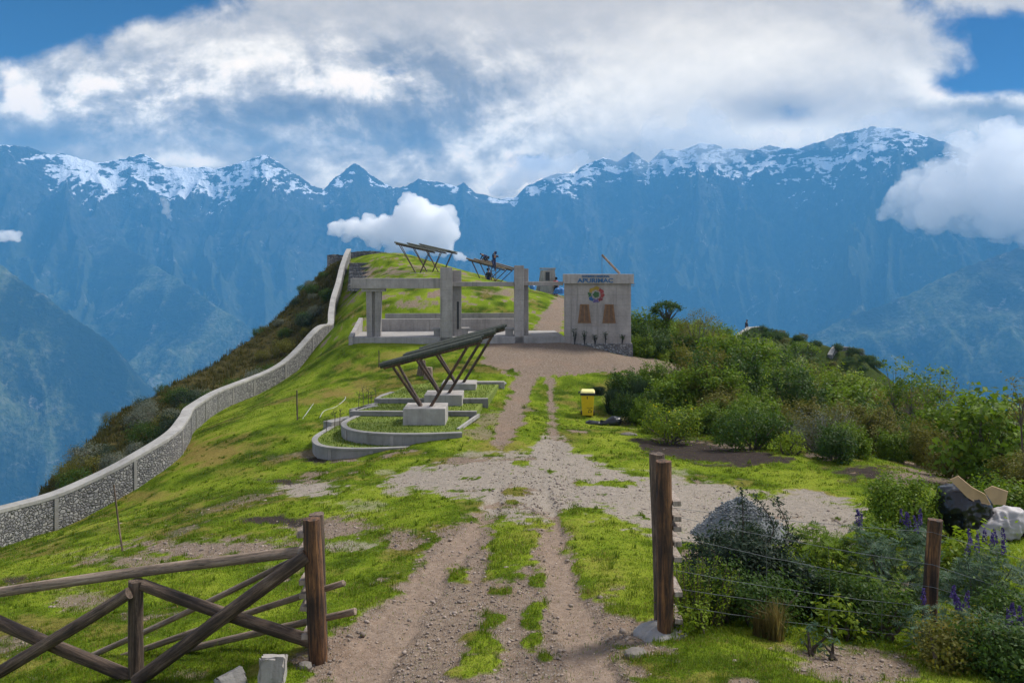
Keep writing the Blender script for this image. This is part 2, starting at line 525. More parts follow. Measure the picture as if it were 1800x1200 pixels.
M['skin'] = make_plain('skin', (0.30, 0.16, 0.10), 0.6)
M['workwear'] = make_plain('workwear', (0.012, 0.022, 0.085), 0.8)
M['dark_cloth'] = make_plain('dark_cloth', (0.015, 0.016, 0.025), 0.8)
M['red_cloth'] = make_plain('red_cloth', (0.45, 0.03, 0.03), 0.8)
M['hair'] = make_plain('hair', (0.012, 0.010, 0.010), 0.6)
M['tarp'] = make_plain('tarp', (0.03, 0.14, 0.36), 0.5)
M['bark'] = make_wood('bark', [(0.03, 0.022, 0.016), (0.07, 0.05, 0.035), (0.12, 0.09, 0.065), (0.2, 0.16, 0.12)], 6.0)
M['stem_grey'] = make_wood('stem_grey', [(0.07, 0.06, 0.05), (0.13, 0.115, 0.095), (0.2, 0.18, 0.15), (0.28, 0.25, 0.21)], 6.0)

M['leaf_green'] = make_leaf('leaf_green', (0.032, 0.066, 0.006), (0.17, 0.26, 0.022))
M['leaf_bright'] = make_leaf('leaf_bright', (0.055, 0.105, 0.008), (0.24, 0.32, 0.024))
M['leaf_dark'] = make_leaf('leaf_dark', (0.014, 0.034, 0.007), (0.070, 0.13, 0.022))
M['leaf_olive'] = make_leaf('leaf_olive', (0.048, 0.052, 0.010), (0.19, 0.185, 0.034))
M['leaf_silver'] = make_leaf('leaf_silver', (0.055, 0.068, 0.048), (0.18, 0.20, 0.155), 0.2)
M['leaf_bluegreen'] = make_leaf('leaf_bluegreen', (0.024, 0.052, 0.032), (0.10, 0.165, 0.105), 0.25)
M['leaf_pine'] = make_leaf('leaf_pine', (0.010, 0.022, 0.013), (0.05, 0.080, 0.046), 0.25)
M['petal_purple'] = make_leaf('petal_purple', (0.035, 0.022, 0.12), (0.11, 0.075, 0.27), 0.3)
M['petal_yellow'] = make_leaf('petal_yellow', (0.5, 0.38, 0.01), (0.7, 0.55, 0.03), 0.3)
M['blade'] = make_leaf('blade', (0.036, 0.072, 0.005), (0.150, 0.215, 0.012), 0.32, 0.8)
M['blade_slope'] = make_leaf('blade_slope', (0.026, 0.031, 0.009), (0.115, 0.104, 0.034), 0.3, 0.8)
M['blade_dry'] = make_leaf('blade_dry', (0.060, 0.050, 0.016), (0.25, 0.195, 0.075), 0.3, 0.8)
# ------------------------------------------------------------------ the hill: control points (pixel of the photograph, metres away)
CTRL = [
 # near bank
 (900, 1700, 3.0), (300, 1850, 3.0), (1500, 1650, 3.0), (880, 1300, 6.0), (300, 1420, 6.0), (1450, 1240, 6.2), (1750, 1270, 6.2),
 (0, 1228, 8.5), (240, 1190, 8.5), (558, 1147, 8.5), (870, 1142, 8.5), (1168, 1108, 8.4), (1290, 1150, 7.6), (1420, 1165, 7.7), (1560, 1165, 7.8), (1640, 1142, 9.0), (1790, 1150, 8.8),
 (-200, 1140, 11), (0, 1090, 12), (200, 1060, 12), (500, 1032, 12), (870, 1000, 12), (1100, 985, 12), (1290, 1040, 11), (1400, 1010, 12), (1600, 1000, 12), (1800, 985, 12),
 (0, 1010, 16), (300, 960, 16), (600, 925, 16), (870, 905, 16), (1080, 900, 16), (1300, 945, 15), (1500, 930, 15), (1720, 925, 14), (1850, 920, 14),
 (0, 972, 20), (250, 920, 20), (500, 878, 20), (870, 845, 20), (1130, 842, 20), (1400, 850, 20), (1600, 845, 19.5),
 (0, 960, 24), (120, 925, 26), (285, 832, 29), (332, 762, 37), (430, 706, 48), (520, 660, 52), (575, 617, 58), (585, 560, 66), (600, 495, 75), (612, 462, 80),
 (400, 825, 27), (500, 812, 26.5), (610, 806, 26), (700, 790, 26), (812, 762, 27.2), (940, 781, 26), (1100, 775, 26.5), (1200, 785, 26), (1380, 800, 23),
 (400, 742, 35), (560, 722, 33), (620, 700, 35), (835, 728, 31), (860, 700, 33.5), (905, 705, 34.5), (950, 725, 33), (1100, 737, 33), (1250, 720, 34),
 (450, 700, 44), (560, 650, 43), (660, 650, 41), (760, 640, 41), (860, 645, 40), (940, 655, 40), (1060, 650, 41), (1150, 648, 42), (1220, 655, 42),
 (650, 602, 45.6), (607, 606, 45.4), (630, 603, 45.2), (588, 614, 49), (780, 602, 46.2), (900, 600, 46.6), (1000, 600, 47), (1100, 622, 47.2), (1200, 640, 50),
 (690, 593, 49.6), (800, 593, 49.6), (880, 593, 49.4), (600, 560, 55), (620, 545, 57), (700, 560, 53), (900, 565, 53), (985, 575, 54), (1090, 590, 56),
 (640, 500, 66), (740, 479, 67), (850, 493, 73), (960, 515, 68), (1000, 525, 70), (1060, 540, 70),
 (650, 452, 78), (700, 458, 76), (790, 478, 78), (900, 500, 80),
 # left flank beyond the wall
 (-150, 1000, 24), (60, 900, 29), (130, 850, 33), (200, 722, 45), (300, 665, 57), (392, 612, 68), (470, 563, 74), (540, 490, 80), (570, 462, 83),
 # right flank under the thicket
 (1250, 640, 60), (1450, 705, 50), (1650, 800, 35), (1800, 850, 26), (1800, 880, 19), (1500, 760, 36), (1350, 720, 38), (1300, 640, 72),
]
_cp = np.array([P(*c) for c in CTRL])


def _tps_fit(pts, lam=0.02):
    n = len(pts)
    X = pts[:, :2] / 10.0
    d = np.hypot(X[:, None, 0] - X[None, :, 0], X[:, None, 1] - X[None, :, 1])
    K = np.where(d > 0, d * d * np.log(d + 1e-12), 0) + lam * np.eye(n)
    Pm = np.hstack([np.ones((n, 1)), X])
    A = np.block([[K, Pm], [Pm.T, np.zeros((3, 3))]])
    return X, np.linalg.solve(A, np.concatenate([pts[:, 2], np.zeros(3)]))


_TX, _TW = _tps_fit(_cp)


def _tps(x, y):
    x = np.asarray(x, dtype=np.float64) / 10.0; y = np.asarray(y, dtype=np.float64) / 10.0
    z = _TW[-3] + _TW[-2] * x + _TW[-1] * y
    for i in range(len(_TX)):
        d2 = (x - _TX[i, 0]) ** 2 + (y - _TX[i, 1]) ** 2
        z = z + _TW[i] * 0.5 * d2 * np.log(d2 + 1e-12)
    return z


_XL = np.array([(-20, -16), (10, -17), (24, -17.0), (33, -17.7), (45, -22.0), (57, -23.8), (68, -23.4), (74, -21.4), (80, -18.8), (84, -18.4), (150, -18.4)])
_XR = np.array([(-20, 7), (8, 9), (14, 11), (20, 14), (26, 17), (35, 20), (50, 21), (60, 19), (72, 15), (80, 9), (150, 9)])
SPUR = [(17.0, 62.0, -7.6), (26.0, 88.0, -7.8), (34.0, 108.0, -7.7), (44.0, 107.0, -10.4), (47.0, 112.0, -11.2), (53.0, 113.0, -17.0), (60.0, 114.0, -30.0)]


def ground(x, y, detail=True):
    x = np.asarray(x, dtype=np.float64); y = np.asarray(y, dtype=np.float64)
    xl = np.interp(y, _XL[:, 0], _XL[:, 1]); xr = np.interp(y, _XR[:, 0], _XR[:, 1])
    yc = np.clip(y, 0.5, 82.0)
    xc = np.clip(x, xl, xr)
    z = _tps(xc, yc)
    ex = np.maximum(xl - x, 0); er = np.maximum(x - xr, 0); ey = np.maximum(y - 82.0, 0)
    z = z - (ex * 1.0 + 0.04 * ex * ex) / (1 + 0.03 * ex) - (er * 0.55 + 0.02 * er * er) / (1 + 0.02 * er) - (ey * 0.35 + 0.01 * ey * ey) / (1 + 0.008 * ey)
    d, h = seg_dist(x, y, SPUR)
    z = np.maximum(z, h - 0.75 * np.maximum(d - 1.6, 0) - 0.02 * d)
    if detail:
        amp = 0.5 + 0.9 * sstep(np.maximum(ex, er), 0, 6)
        lawn = 1 - 0.6 * sstep(y, 30, 60)
        z = z + amp * (0.16 * fbm(x * 0.28, y * 0.28, 3, 5) + 0.07 * lawn * fbm(x * 1.1, y * 1.1, 3, 9)) * sstep(y, 3, 7)
        z = z + 0.018 * lawn * fbm(x * 4.3, y * 4.3, 2, 21)
        out = np.maximum(ex, 0)
        z = z + sstep(out, 0, 4) * 1.2 * fbm(x * 0.13, y * 0.13, 4, 33) * np.minimum(out * 0.2, 3)
    return z


def G(px, py, lo=3.0, hi=135.0):
    """where the sight line through a pixel of the photograph meets the hill"""
    d = np.geomspace(lo, hi, 2600)
    x = (px - 900) / FOC * d
    z = (HORIZON - py) / FOC * d
    k = np.argmax(z <= ground(x, d))
    if z[k] > ground(x[k], d[k]): k = len(d) - 1
    return Vector((x[k], d[k], float(ground(x[k], d[k]))))


def gz(x, y):
    return float(ground(x, y))


# where the hill is bare: outlines on the ground, read off the photograph ------------------------------------------------
TRACK = [(500, 1260), (545, 1165), (590, 1105), (690, 1050), (735, 985), (770, 935), (850, 890), (870, 830), (1010, 830), (1000, 890), (985, 930), (1000, 960), (1040, 1030), (1075, 1085), (1150, 1098), (1200, 1115), (1110, 1150), (1160, 1260)]
TRACK_ISLES = [(905, 950, 46, 34), (890, 1010, 40, 20), (865, 1090, 34, 24), (945, 1020, 22, 20), (935, 1120, 24, 22), (800, 1010, 26, 16), (905, 870, 30, 18), (1040, 1010, 26, 40), (850, 1128, 42, 34), (852, 1165, 40, 18), (892, 985, 46, 30), (935, 1085, 26, 34), (905, 915, 60, 28), (1000, 905, 20, 20), (815, 1180, 28, 9), (960, 1152, 22, 8), (880, 1040, 28, 10)]
PALE = [(668, 852), (720, 828), (790, 812), (870, 800), (930, 795), (958, 765), (990, 765), (1005, 800), (1070, 822), (1150, 842), (1240, 846), (1330, 872), (1440, 872), (1520, 895), (1490, 945), (1400, 945), (1230, 955), (1150, 935), (1080, 892), (1000, 888), (930, 905), (860, 905), (838, 875), (770, 862)]
PALE_ISLES = [(905, 862, 34, 12), (890, 885, 40, 8), (1080, 850, 50, 7), (1130, 815, 50, 8), (915, 815, 18, 8), (1020, 848, 18, 5)]
PLAZA = [(845, 640), (862, 600), (1010, 598), (1110, 622), (1210, 640), (1262, 668), (1190, 662), (1050, 655), (960, 662), (890, 655)]
SOIL = [[(1112, 772), (1160, 765), (1230, 770), (1320, 786), (1395, 810), (1300, 817), (1190, 808), (1135, 795)], [(1448, 824), (1530, 818), (1580, 832), (1500, 842)]]
RUT_L = [(880, 770, 16), (900, 730, 22), (914, 695, 17), (924, 665, 14), (940, 645, 18)]
RUT_R = [(975, 790, 14), (972, 750, 8), (968, 700, 6), (966, 665, 8)]
UPPATH = [(955, 600, 26), (962, 575, 22), (975, 550, 17), (985, 530, 12)]
DIRT = [(590, 928, 90, 18, 1.0), (380, 962, 190, 20, 0.9), (230, 985, 120, 16, 0.7), (150, 1055, 70, 22, 0.7), (700, 940, 40, 16, 0.9), (330, 1185, 60, 14, 0.6), (1500, 1165, 130, 36, 1.0), (1120, 1145, 70, 22, 1.0),
        (1600, 838, 90, 20, 0.9), (1100, 725, 45, 30, 0.6), (590, 803, 60, 10, 0.8), (850, 760, 45, 14, 0.6), (860, 735, 40, 20, 0.6), (720, 535, 50, 12, 0.7), (880, 515, 60, 10, 0.6), (690, 478, 40, 8, 0.7), (740, 470, 24, 5, 0.6),
        (1230, 655, 60, 12, 0.9), (640, 480, 32, 18, 0.8), (1060, 690, 30, 10, 0.5), (490, 1000, 60, 10, .5), (1010, 640, 60, 16, 0.8)]
GRAVEL = [(540, 858, 70, 18, 0.9), (640, 890, 60, 10, 0.5), (700, 860, 34, 14, 0.6), (680, 830, 30, 8, 0.5), (830, 800, 40, 9, 0.6), (620, 960, 90, 12, 0.6), (1200, 830, 40, 10, 0.5), (1400, 900, 100, 20, 0.8)]
DARK = [(480, 912, 75, 9, 1.0), (500, 845, 60, 6, 0.8), (30, 1020, 40, 10, 0.7), (560, 805, 34, 10, 0.9), (640, 500, 30, 20, 0.3)]
DRY = [(365, 797, 75, 28, 1.0), (440, 785, 40, 14, 0.6), (235, 872, 90, 16, 0.8), (590, 692, 42, 11, 1.0), (545, 705, 40, 8, 0.8), (640, 676, 34, 16, 0.8), (650, 648, 42, 9, 0.9), (690, 625, 60, 8, 0.7), (400, 830, 60, 12, 0.5), (880, 785, 60, 18, 0.7), (1000, 770, 40, 20, 0.5), (1180, 890, 40, 14, 0.3),
       (1430, 868, 60, 9, 0.8), (960, 930, 70, 40, 0.35), (560, 690, 24, 8, 0.5), (700, 1010, 40, 30, 0.3), (1060, 1010, 30, 50, 0.35), (200, 930, 80, 12, 0.4)]


def masks(x, y, z):
    """dirt, pale gravel, dark soil, dry grass, scrub flank and lushness of the turf at points of the hill"""
    d = np.maximum(y, 0.5)
    px = 900 + x / d * FOC
    py = HORIZON - z / d * FOC
    front = (y > 4.0)
    n1 = fbm(x * 0.55, y * 0.55, 4, 41); n2 = fbm(x * 1.9, y * 1.9, 4, 43); n3 = fbm(x * 6.0, y * 6.0, 3, 47)
    wob = (n1 * 0.5 + n2 * 0.75 + n3 * 0.55)
    k = 1400.0 / d * 0.42             # pixels per wobble metre, near things wobble more

    def ell(L, gain=0.9):
        s = np.zeros(np.shape(x))
        for (cx, cy, rx, ry, w) in L:
            e = 1 - np.hypot((px - cx) / rx, (py - cy) / ry)
            s = np.maximum(s, w * sstep(e + wob * gain, -0.3, 0.75))
        return s * front

    def area(poly, soft=1.0):
        return sstep(poly_sd(px, py * 1.0, poly) + wob * k * soft, -0.42 * k, 0.42 * k) * front

    def strip(L):
        dd, w = seg_dist(px, py, L)
        return sstep(w - dd + wob * 14, -9, 10) * front

    isl = np.zeros(np.shape(x))
    for (cx, cy, rx, ry) in TRACK_ISLES:
        e = 1 - np.hypot((px - cx) / rx, (py - cy) / ry)
        isl = np.maximum(isl, sstep(e + wob * 0.75, -0.05, 0.45))
    dirt = area(TRACK, 0.9) * (1 - 0.92 * isl)
    isl2 = np.zeros(np.shape(x))
    for (cx, cy, rx, ry) in PALE_ISLES:
        e = 1 - np.hypot((px - cx) / rx, (py - cy) / ry)
        isl2 = np.maximum(isl2, sstep(e + wob * 1.0, 0.0, 0.4))
    pale = area(PALE, 0.8) * (1 - 0.95 * isl2)
    # scattered grass in the gravel, scattered bare spots in the turf
    pale = pale * sstep(wob, -0.62, -0.45)
    plaza = area(PLAZA, 0.9)
    dirt = np.maximum(dirt, np.maximum(plaza, np.maximum(np.maximum(strip(RUT_L), strip(RUT_R)), np.maximum(strip(UPPATH), ell(DIRT)))))
    pale = np.maximum(pale, ell(GRAVEL))
    soil = np.maximum(np.maximum(area(SOIL[0], 0.6), area(SOIL[1], 0.6)), ell(DARK))
    dry = ell(DRY, 0.9)
    dirt = np.maximum(dirt, 0.8 * sstep(-n1 - 0.4 * n2, 0.34, 0.5) * sstep(y, 40, 30) * sstep(x, -12, -4))
    dirt = np.maximum(dirt, 0.8 * sstep(n2 + 0.6 * n1, 0.25, 0.5) * sstep(y, 49, 53))
    dry = np.maximum(dry, 0.62 * sstep(n2 * 0.7 - 0.8 * n1, 0.12, 0.5))
    rut = np.maximum(strip([(625, 1210, 48), (690, 1110, 34), (770, 1005, 24), (835, 930, 17), (870, 880, 12)]), strip([(1050, 1210, 52), (1015, 1100, 32), (985, 1000, 22), (968, 930, 16), (958, 870, 12)]))
    xl = np.interp(y, _XL[:, 0], _XL[:, 1]); xr = np.interp(y, _XR[:, 0], _XR[:, 1])
    wx = np.interp(y, WALL_Y, WALL_X)
    scrub = sstep(wx - 0.3 - x, 0, 0.3)
    scrub = np.maximum(scrub, sstep(y, 84, 88))
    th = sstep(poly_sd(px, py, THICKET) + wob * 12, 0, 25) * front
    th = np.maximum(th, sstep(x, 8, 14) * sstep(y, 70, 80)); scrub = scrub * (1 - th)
    lush = np.clip(0.5 + 0.85 * n1 + 0.4 * n2, 0, 1)
    return dict(dirt=dirt, pale=pale, soil=soil, dry=dry, scrub=scrub, thick=th, lush=lush, rut=rut, px=px, py=py)


WALL_PTS = [(-14.6, 14.0), (-15.4, 19.5), (-15.43, 24.0), (-14.6, 26.2), (-13.5, 28.2), (-13.0, 30.2), (-13.6, 33.0), (-14.9, 37.0), (-15.9, 42.5), (-16.0, 48.0), (-14.6, 51.8), (-13.55, 55.0), (-13.4, 58.5), (-14.2, 62.5), (-14.9, 66.5), (-15.5, 71.0), (-16.05, 75.0), (-16.3, 78.0), (-16.7, 81.5)]
WALL_Y = np.array([p[1] for p in WALL_PTS]); WALL_X = np.array([p[0] for p in WALL_PTS])
THICKET = [(1112, 618), (1180, 640), (1262, 668), (1160, 676), (1085, 690), (1062, 700), (1110, 748), (1165, 768), (1290, 775), (1400, 792), (1450, 812), (1600, 815), (1680, 850), (1790, 885), (2100, 960), (2400, 500), (1600, 470), (1112, 500)]


def build_ground():
    na, nr = 620, 520
    az = np.concatenate([np.linspace(R(-75), R(-42), 40, endpoint=False), np.linspace(R(-42), R(42), na - 80), np.linspace(R(42), R(75), 41)[1:]])
    rr = np.concatenate([np.linspace(0.6, 5.0, 12, endpoint=False), np.geomspace(5.0, 175.0, nr - 12)])
    A, RR = np.meshgrid(az, rr, indexing='xy')
    X, Y = RR * np.sin(A), RR * np.cos(A)
    Z = ground(X, Y)
    mk = masks(X, Y, Z)
    Z = Z - 0.035 * mk['rut'] - 0.05 * mk['soil'] - 0.03 * mk['dirt'] * (Y < 40) + 0.02 * mk['lush'] * (1 - mk['dirt']) * (1 - mk['pale'])
    v = np.stack([X, Y, Z], -1).reshape(-1, 3)
    nrow, ncol = X.shape
    i = np.arange(nrow - 1)[:, None] * ncol + np.arange(ncol - 1)[None, :]
    f = np.stack([i, i + 1, i + ncol + 1, i + ncol], -1).reshape(-1, 4)
    a1 = np.stack([mk['dirt'], mk['pale'], mk['soil']], -1).reshape(-1, 3)
    a2 = np.stack([mk['dry'], mk['scrub'], mk['lush']], -1).reshape(-1, 3)
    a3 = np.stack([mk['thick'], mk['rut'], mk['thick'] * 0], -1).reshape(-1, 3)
    return mesh_obj('ground', v, f, ground_material(), smooth=True, attrs={'bare': a1, 'turf': a2, 'under': a3})


def turf_colour(nt, pos, dry, lush):
    n1 = nt.noise(pos, 1.3, 5, 0.6); n2 = nt.noise(pos, 9.0, 5, 0.7); n3 = nt.noise(pos, 42.0, 3, 0.7)
    f = nt.m('ADD', nt.m('MULTIPLY', n2, 0.5), nt.m('ADD', nt.m('MULTIPLY', n3, 0.3), nt.m('MULTIPLY', nt.m('SUBTRACT', lush, 0.22), 0.55)))
    g = nt.ramp(f, [(0.3, (0.034, 0.060, 0.005)), (0.48, (0.092, 0.142, 0.009)), (0.62, (0.145, 0.205, 0.013)), (0.8, (0.21, 0.255, 0.026))])
    dryc = nt.ramp(nt.m('ADD', nt.m('MULTIPLY', n2, 0.6), nt.m('MULTIPLY', n3, 0.4)), [(0.3, (0.11, 0.075, 0.022)), (0.5, (0.21, 0.155, 0.045)), (0.7, (0.30, 0.24, 0.08))])
    dn = nt.m('MULTIPLY', dry, nt.sstep(nt.m('ADD', n2, nt.m('MULTIPLY', dry, 0.35)), 0.45, 0.7), clamp=True)
    g = nt.mix(nt.m('MULTIPLY', dn, 0.9), g, dryc)
    return g, n1, n2, n3


def ground_material():
    m, nt, b = mat_base('hill_ground')
    pos = nt.n('ShaderNodeNewGeometry').outputs['Position']
    s1 = nt.n('ShaderNodeSeparateColor', {0: nt.n('ShaderNodeAttribute', attribute_name='bare').outputs['Color']}).outputs
    s2 = nt.n('ShaderNodeSeparateColor', {0: nt.n('ShaderNodeAttribute', attribute_name='turf').outputs['Color']}).outputs
    s3 = nt.n('ShaderNodeSeparateColor', {0: nt.n('ShaderNodeAttribute', attribute_name='under').outputs['Color']}).outputs
    g, n1, n2, n3 = turf_colour(nt, pos, s2[0], s2[2])
    fine = nt.noise(pos, 90.0, 3, 0.7)
    grit = nt.n('ShaderNodeTexVoronoi', {'Vector': pos, 'Scale': 34.0, 'Randomness': 1.0})
    gcol = nt.n('ShaderNodeSeparateColor', {0: grit.outputs['Color']}).outputs
    big = nt.n('ShaderNodeTexVoronoi', {'Vector': pos, 'Scale': 13.0, 'Randomness': 1.0})
    bcol = nt.n('ShaderNodeSeparateColor', {0: big.outputs['Color']}).outputs
    # trodden earth with stones in it
    e = nt.ramp(nt.m('ADD', nt.m('MULTIPLY', n2, 0.55), nt.m('MULTIPLY', fine, 0.45)), [(0.3, (0.09, 0.060, 0.043)), (0.48, (0.185, 0.14, 0.105)), (0.6, (0.265, 0.208, 0.160)), (0.75, (0.36, 0.295, 0.235))])
    red = nt.sstep(nt.noise(pos, 0.8, 3, 0.5), 0.5, 0.68)
    e = nt.mix(nt.m('MULTIPLY', red, 0.35), e, (0.26, 0.175, 0.125))
    peb = nt.m('MULTIPLY', nt.sstep(grit.outputs['Distance'], 0.5, 0.3), nt.sstep(gcol[0], 0.42, 0.5))
    e = nt.mix(nt.m('MULTIPLY', peb, 0.5), e, nt.ramp(gcol[1], [(0, (0.13, 0.105, 0.09)), (0.5, (0.30, 0.265, 0.235)), (1, (0.50, 0.465, 0.43))]))
    peb = nt.m('MULTIPLY', peb, nt.m('SUBTRACT', 1.0, nt.m('MULTIPLY', s3[1], 0.85)))
    e = nt.mix(nt.m('MULTIPLY', s3[1], 0.6), e, nt.ramp(nt.m('ADD', nt.m('MULTIPLY', n2, 0.6), nt.m('MULTIPLY', fine, 0.4)), [(0.35, (0.20, 0.145, 0.108)), (0.6, (0.31, 0.235, 0.18))]))
    # pale gravel
    p = nt.ramp(nt.m('ADD', nt.m('MULTIPLY', n2, 0.5), nt.m('MULTIPLY', fine, 0.5)), [(0.3, (0.17, 0.145, 0.115)), (0.5, (0.29, 0.25, 0.205)), (0.7, (0.40, 0.35, 0.295))])
    p = nt.mix(nt.m('MULTIPLY', peb, 0.5), p, nt.ramp(gcol[1], [(0, (0.12, 0.115, 0.105)), (1, (0.42, 0.40, 0.37))]))
    so = nt.ramp(nt.m('ADD', nt.m('MULTIPLY', n2, 0.5), nt.m('MULTIPLY', fine, 0.5)), [(0.3, (0.022, 0.017, 0.015)), (0.55, (0.052, 0.041, 0.036)), (0.75, (0.10, 0.085, 0.075))])
    sc = nt.ramp(nt.m('ADD', nt.m('MULTIPLY', n1, 0.5), nt.m('MULTIPLY', n2, 0.5)), [(0.32, (0.018, 0.020, 0.008)), (0.45, (0.045, 0.042, 0.016)), (0.58, (0.085, 0.070, 0.026)), (0.72, (0.13, 0.105, 0.045))])
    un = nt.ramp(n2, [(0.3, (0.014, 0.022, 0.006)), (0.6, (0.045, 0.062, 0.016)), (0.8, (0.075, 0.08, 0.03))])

    def sharp(mask):
        k = nt.m('ADD', mask, nt.m('MULTIPLY', nt.m('SUBTRACT', nt.m('ADD', nt.m('MULTIPLY', n2, 0.6), nt.m('MULTIPLY', n3, 0.4)), 0.5), 0.9))
        return nt.sstep(k, 0.22, 0.78)
    c = nt.mix(sharp(s1[0]), g, e)
    c = nt.mix(sharp(s1[1]), c, p)
    c = nt.mix(sharp(s1[2]), c, so)
    c = nt.mix(s2[1], c, sc)
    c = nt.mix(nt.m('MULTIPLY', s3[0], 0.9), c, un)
    nt.link(c, b.inputs['Base Color'])
    b.inputs['Roughness'].default_value = 0.95
    b.inputs['Specular IOR Level'].default_value = 0.03
    h = nt.m('ADD', nt.m('MULTIPLY', n2, 1.0), nt.m('ADD', nt.m('MULTIPLY', n3, 0.45), nt.m('MULTIPLY', peb, 0.35)))
    bump(nt, b, h, 0.8, 0.05)
    return m


tag(build_ground(), kind='structure')

# ------------------------------------------------------------------ the far range across the canyon
RIDGE = np.array([(-900, 330), (-500, 300), (-200, 262), (-60, 250), (0, 254), (50, 258), (90, 271), (130, 275), (180, 286), (205, 278), (228, 270), (250, 269), (270, 278), (292, 293), (330, 297), (375, 297), (420, 286), (445, 278), (468, 271), (490, 284), (515, 302), (545, 322), (568, 332), (590, 309), (622, 289), (650, 304), (672, 320), (693, 331), (712, 329), (735, 314), (752, 319), (772, 318), (800, 327), (815, 320), (838, 338), (880, 352), (905, 346), (925, 326), (950, 316), (975, 307), (1010, 306), (1030, 288), (1060, 276), (1085, 284), (1112, 267), (1140, 286), (1165, 262), (1200, 262), (1232, 250), (1270, 258), (1310, 262), (1352, 257), (1400, 259), (1440, 250), (1470, 236), (1520, 225), (1560, 222), (1600, 228), (1645, 244), (1665, 248), (1710, 275), (1800, 330), (1950, 340), (2200, 320), (2700, 330)], dtype=float)
R_RIDGE, R_FLOOR, Z_FLOOR = 6500.0, 2300.0, -1750.0


def spur_line(L):
    return [(lambda v: (v.x, v.y, v.z))(P(*p)) for p in L]


SPURS = [(spur_line([(-700, 330, 3300), (-300, 375, 3300), (0, 464, 3350), (117, 546, 3350), (187, 597, 3320), (240, 672, 3250), (300, 800, 3100), (330, 1000, 2900)]), 0.85),
         (spur_line([(120, 380, 5600), (230, 440, 5100), (312, 490, 4700), (370, 530, 4500), (428, 568, 4400), (470, 640, 4200), (520, 800, 3900)]), 0.8),
         (spur_line([(2600, 250, 3900), (2100, 330, 3900), (1800, 432, 3950), (1690, 470, 4000), (1590, 520, 4050), (1500, 552, 4080), (1405, 598, 4100), (1340, 680, 4000), (1280, 820, 3800)]), 0.8),
         (spur_line([(2300, 520, 2700), (1980, 600, 2750), (1800, 690, 2800), (1700, 760, 2850), (1640, 900, 2800)]), 0.8)]


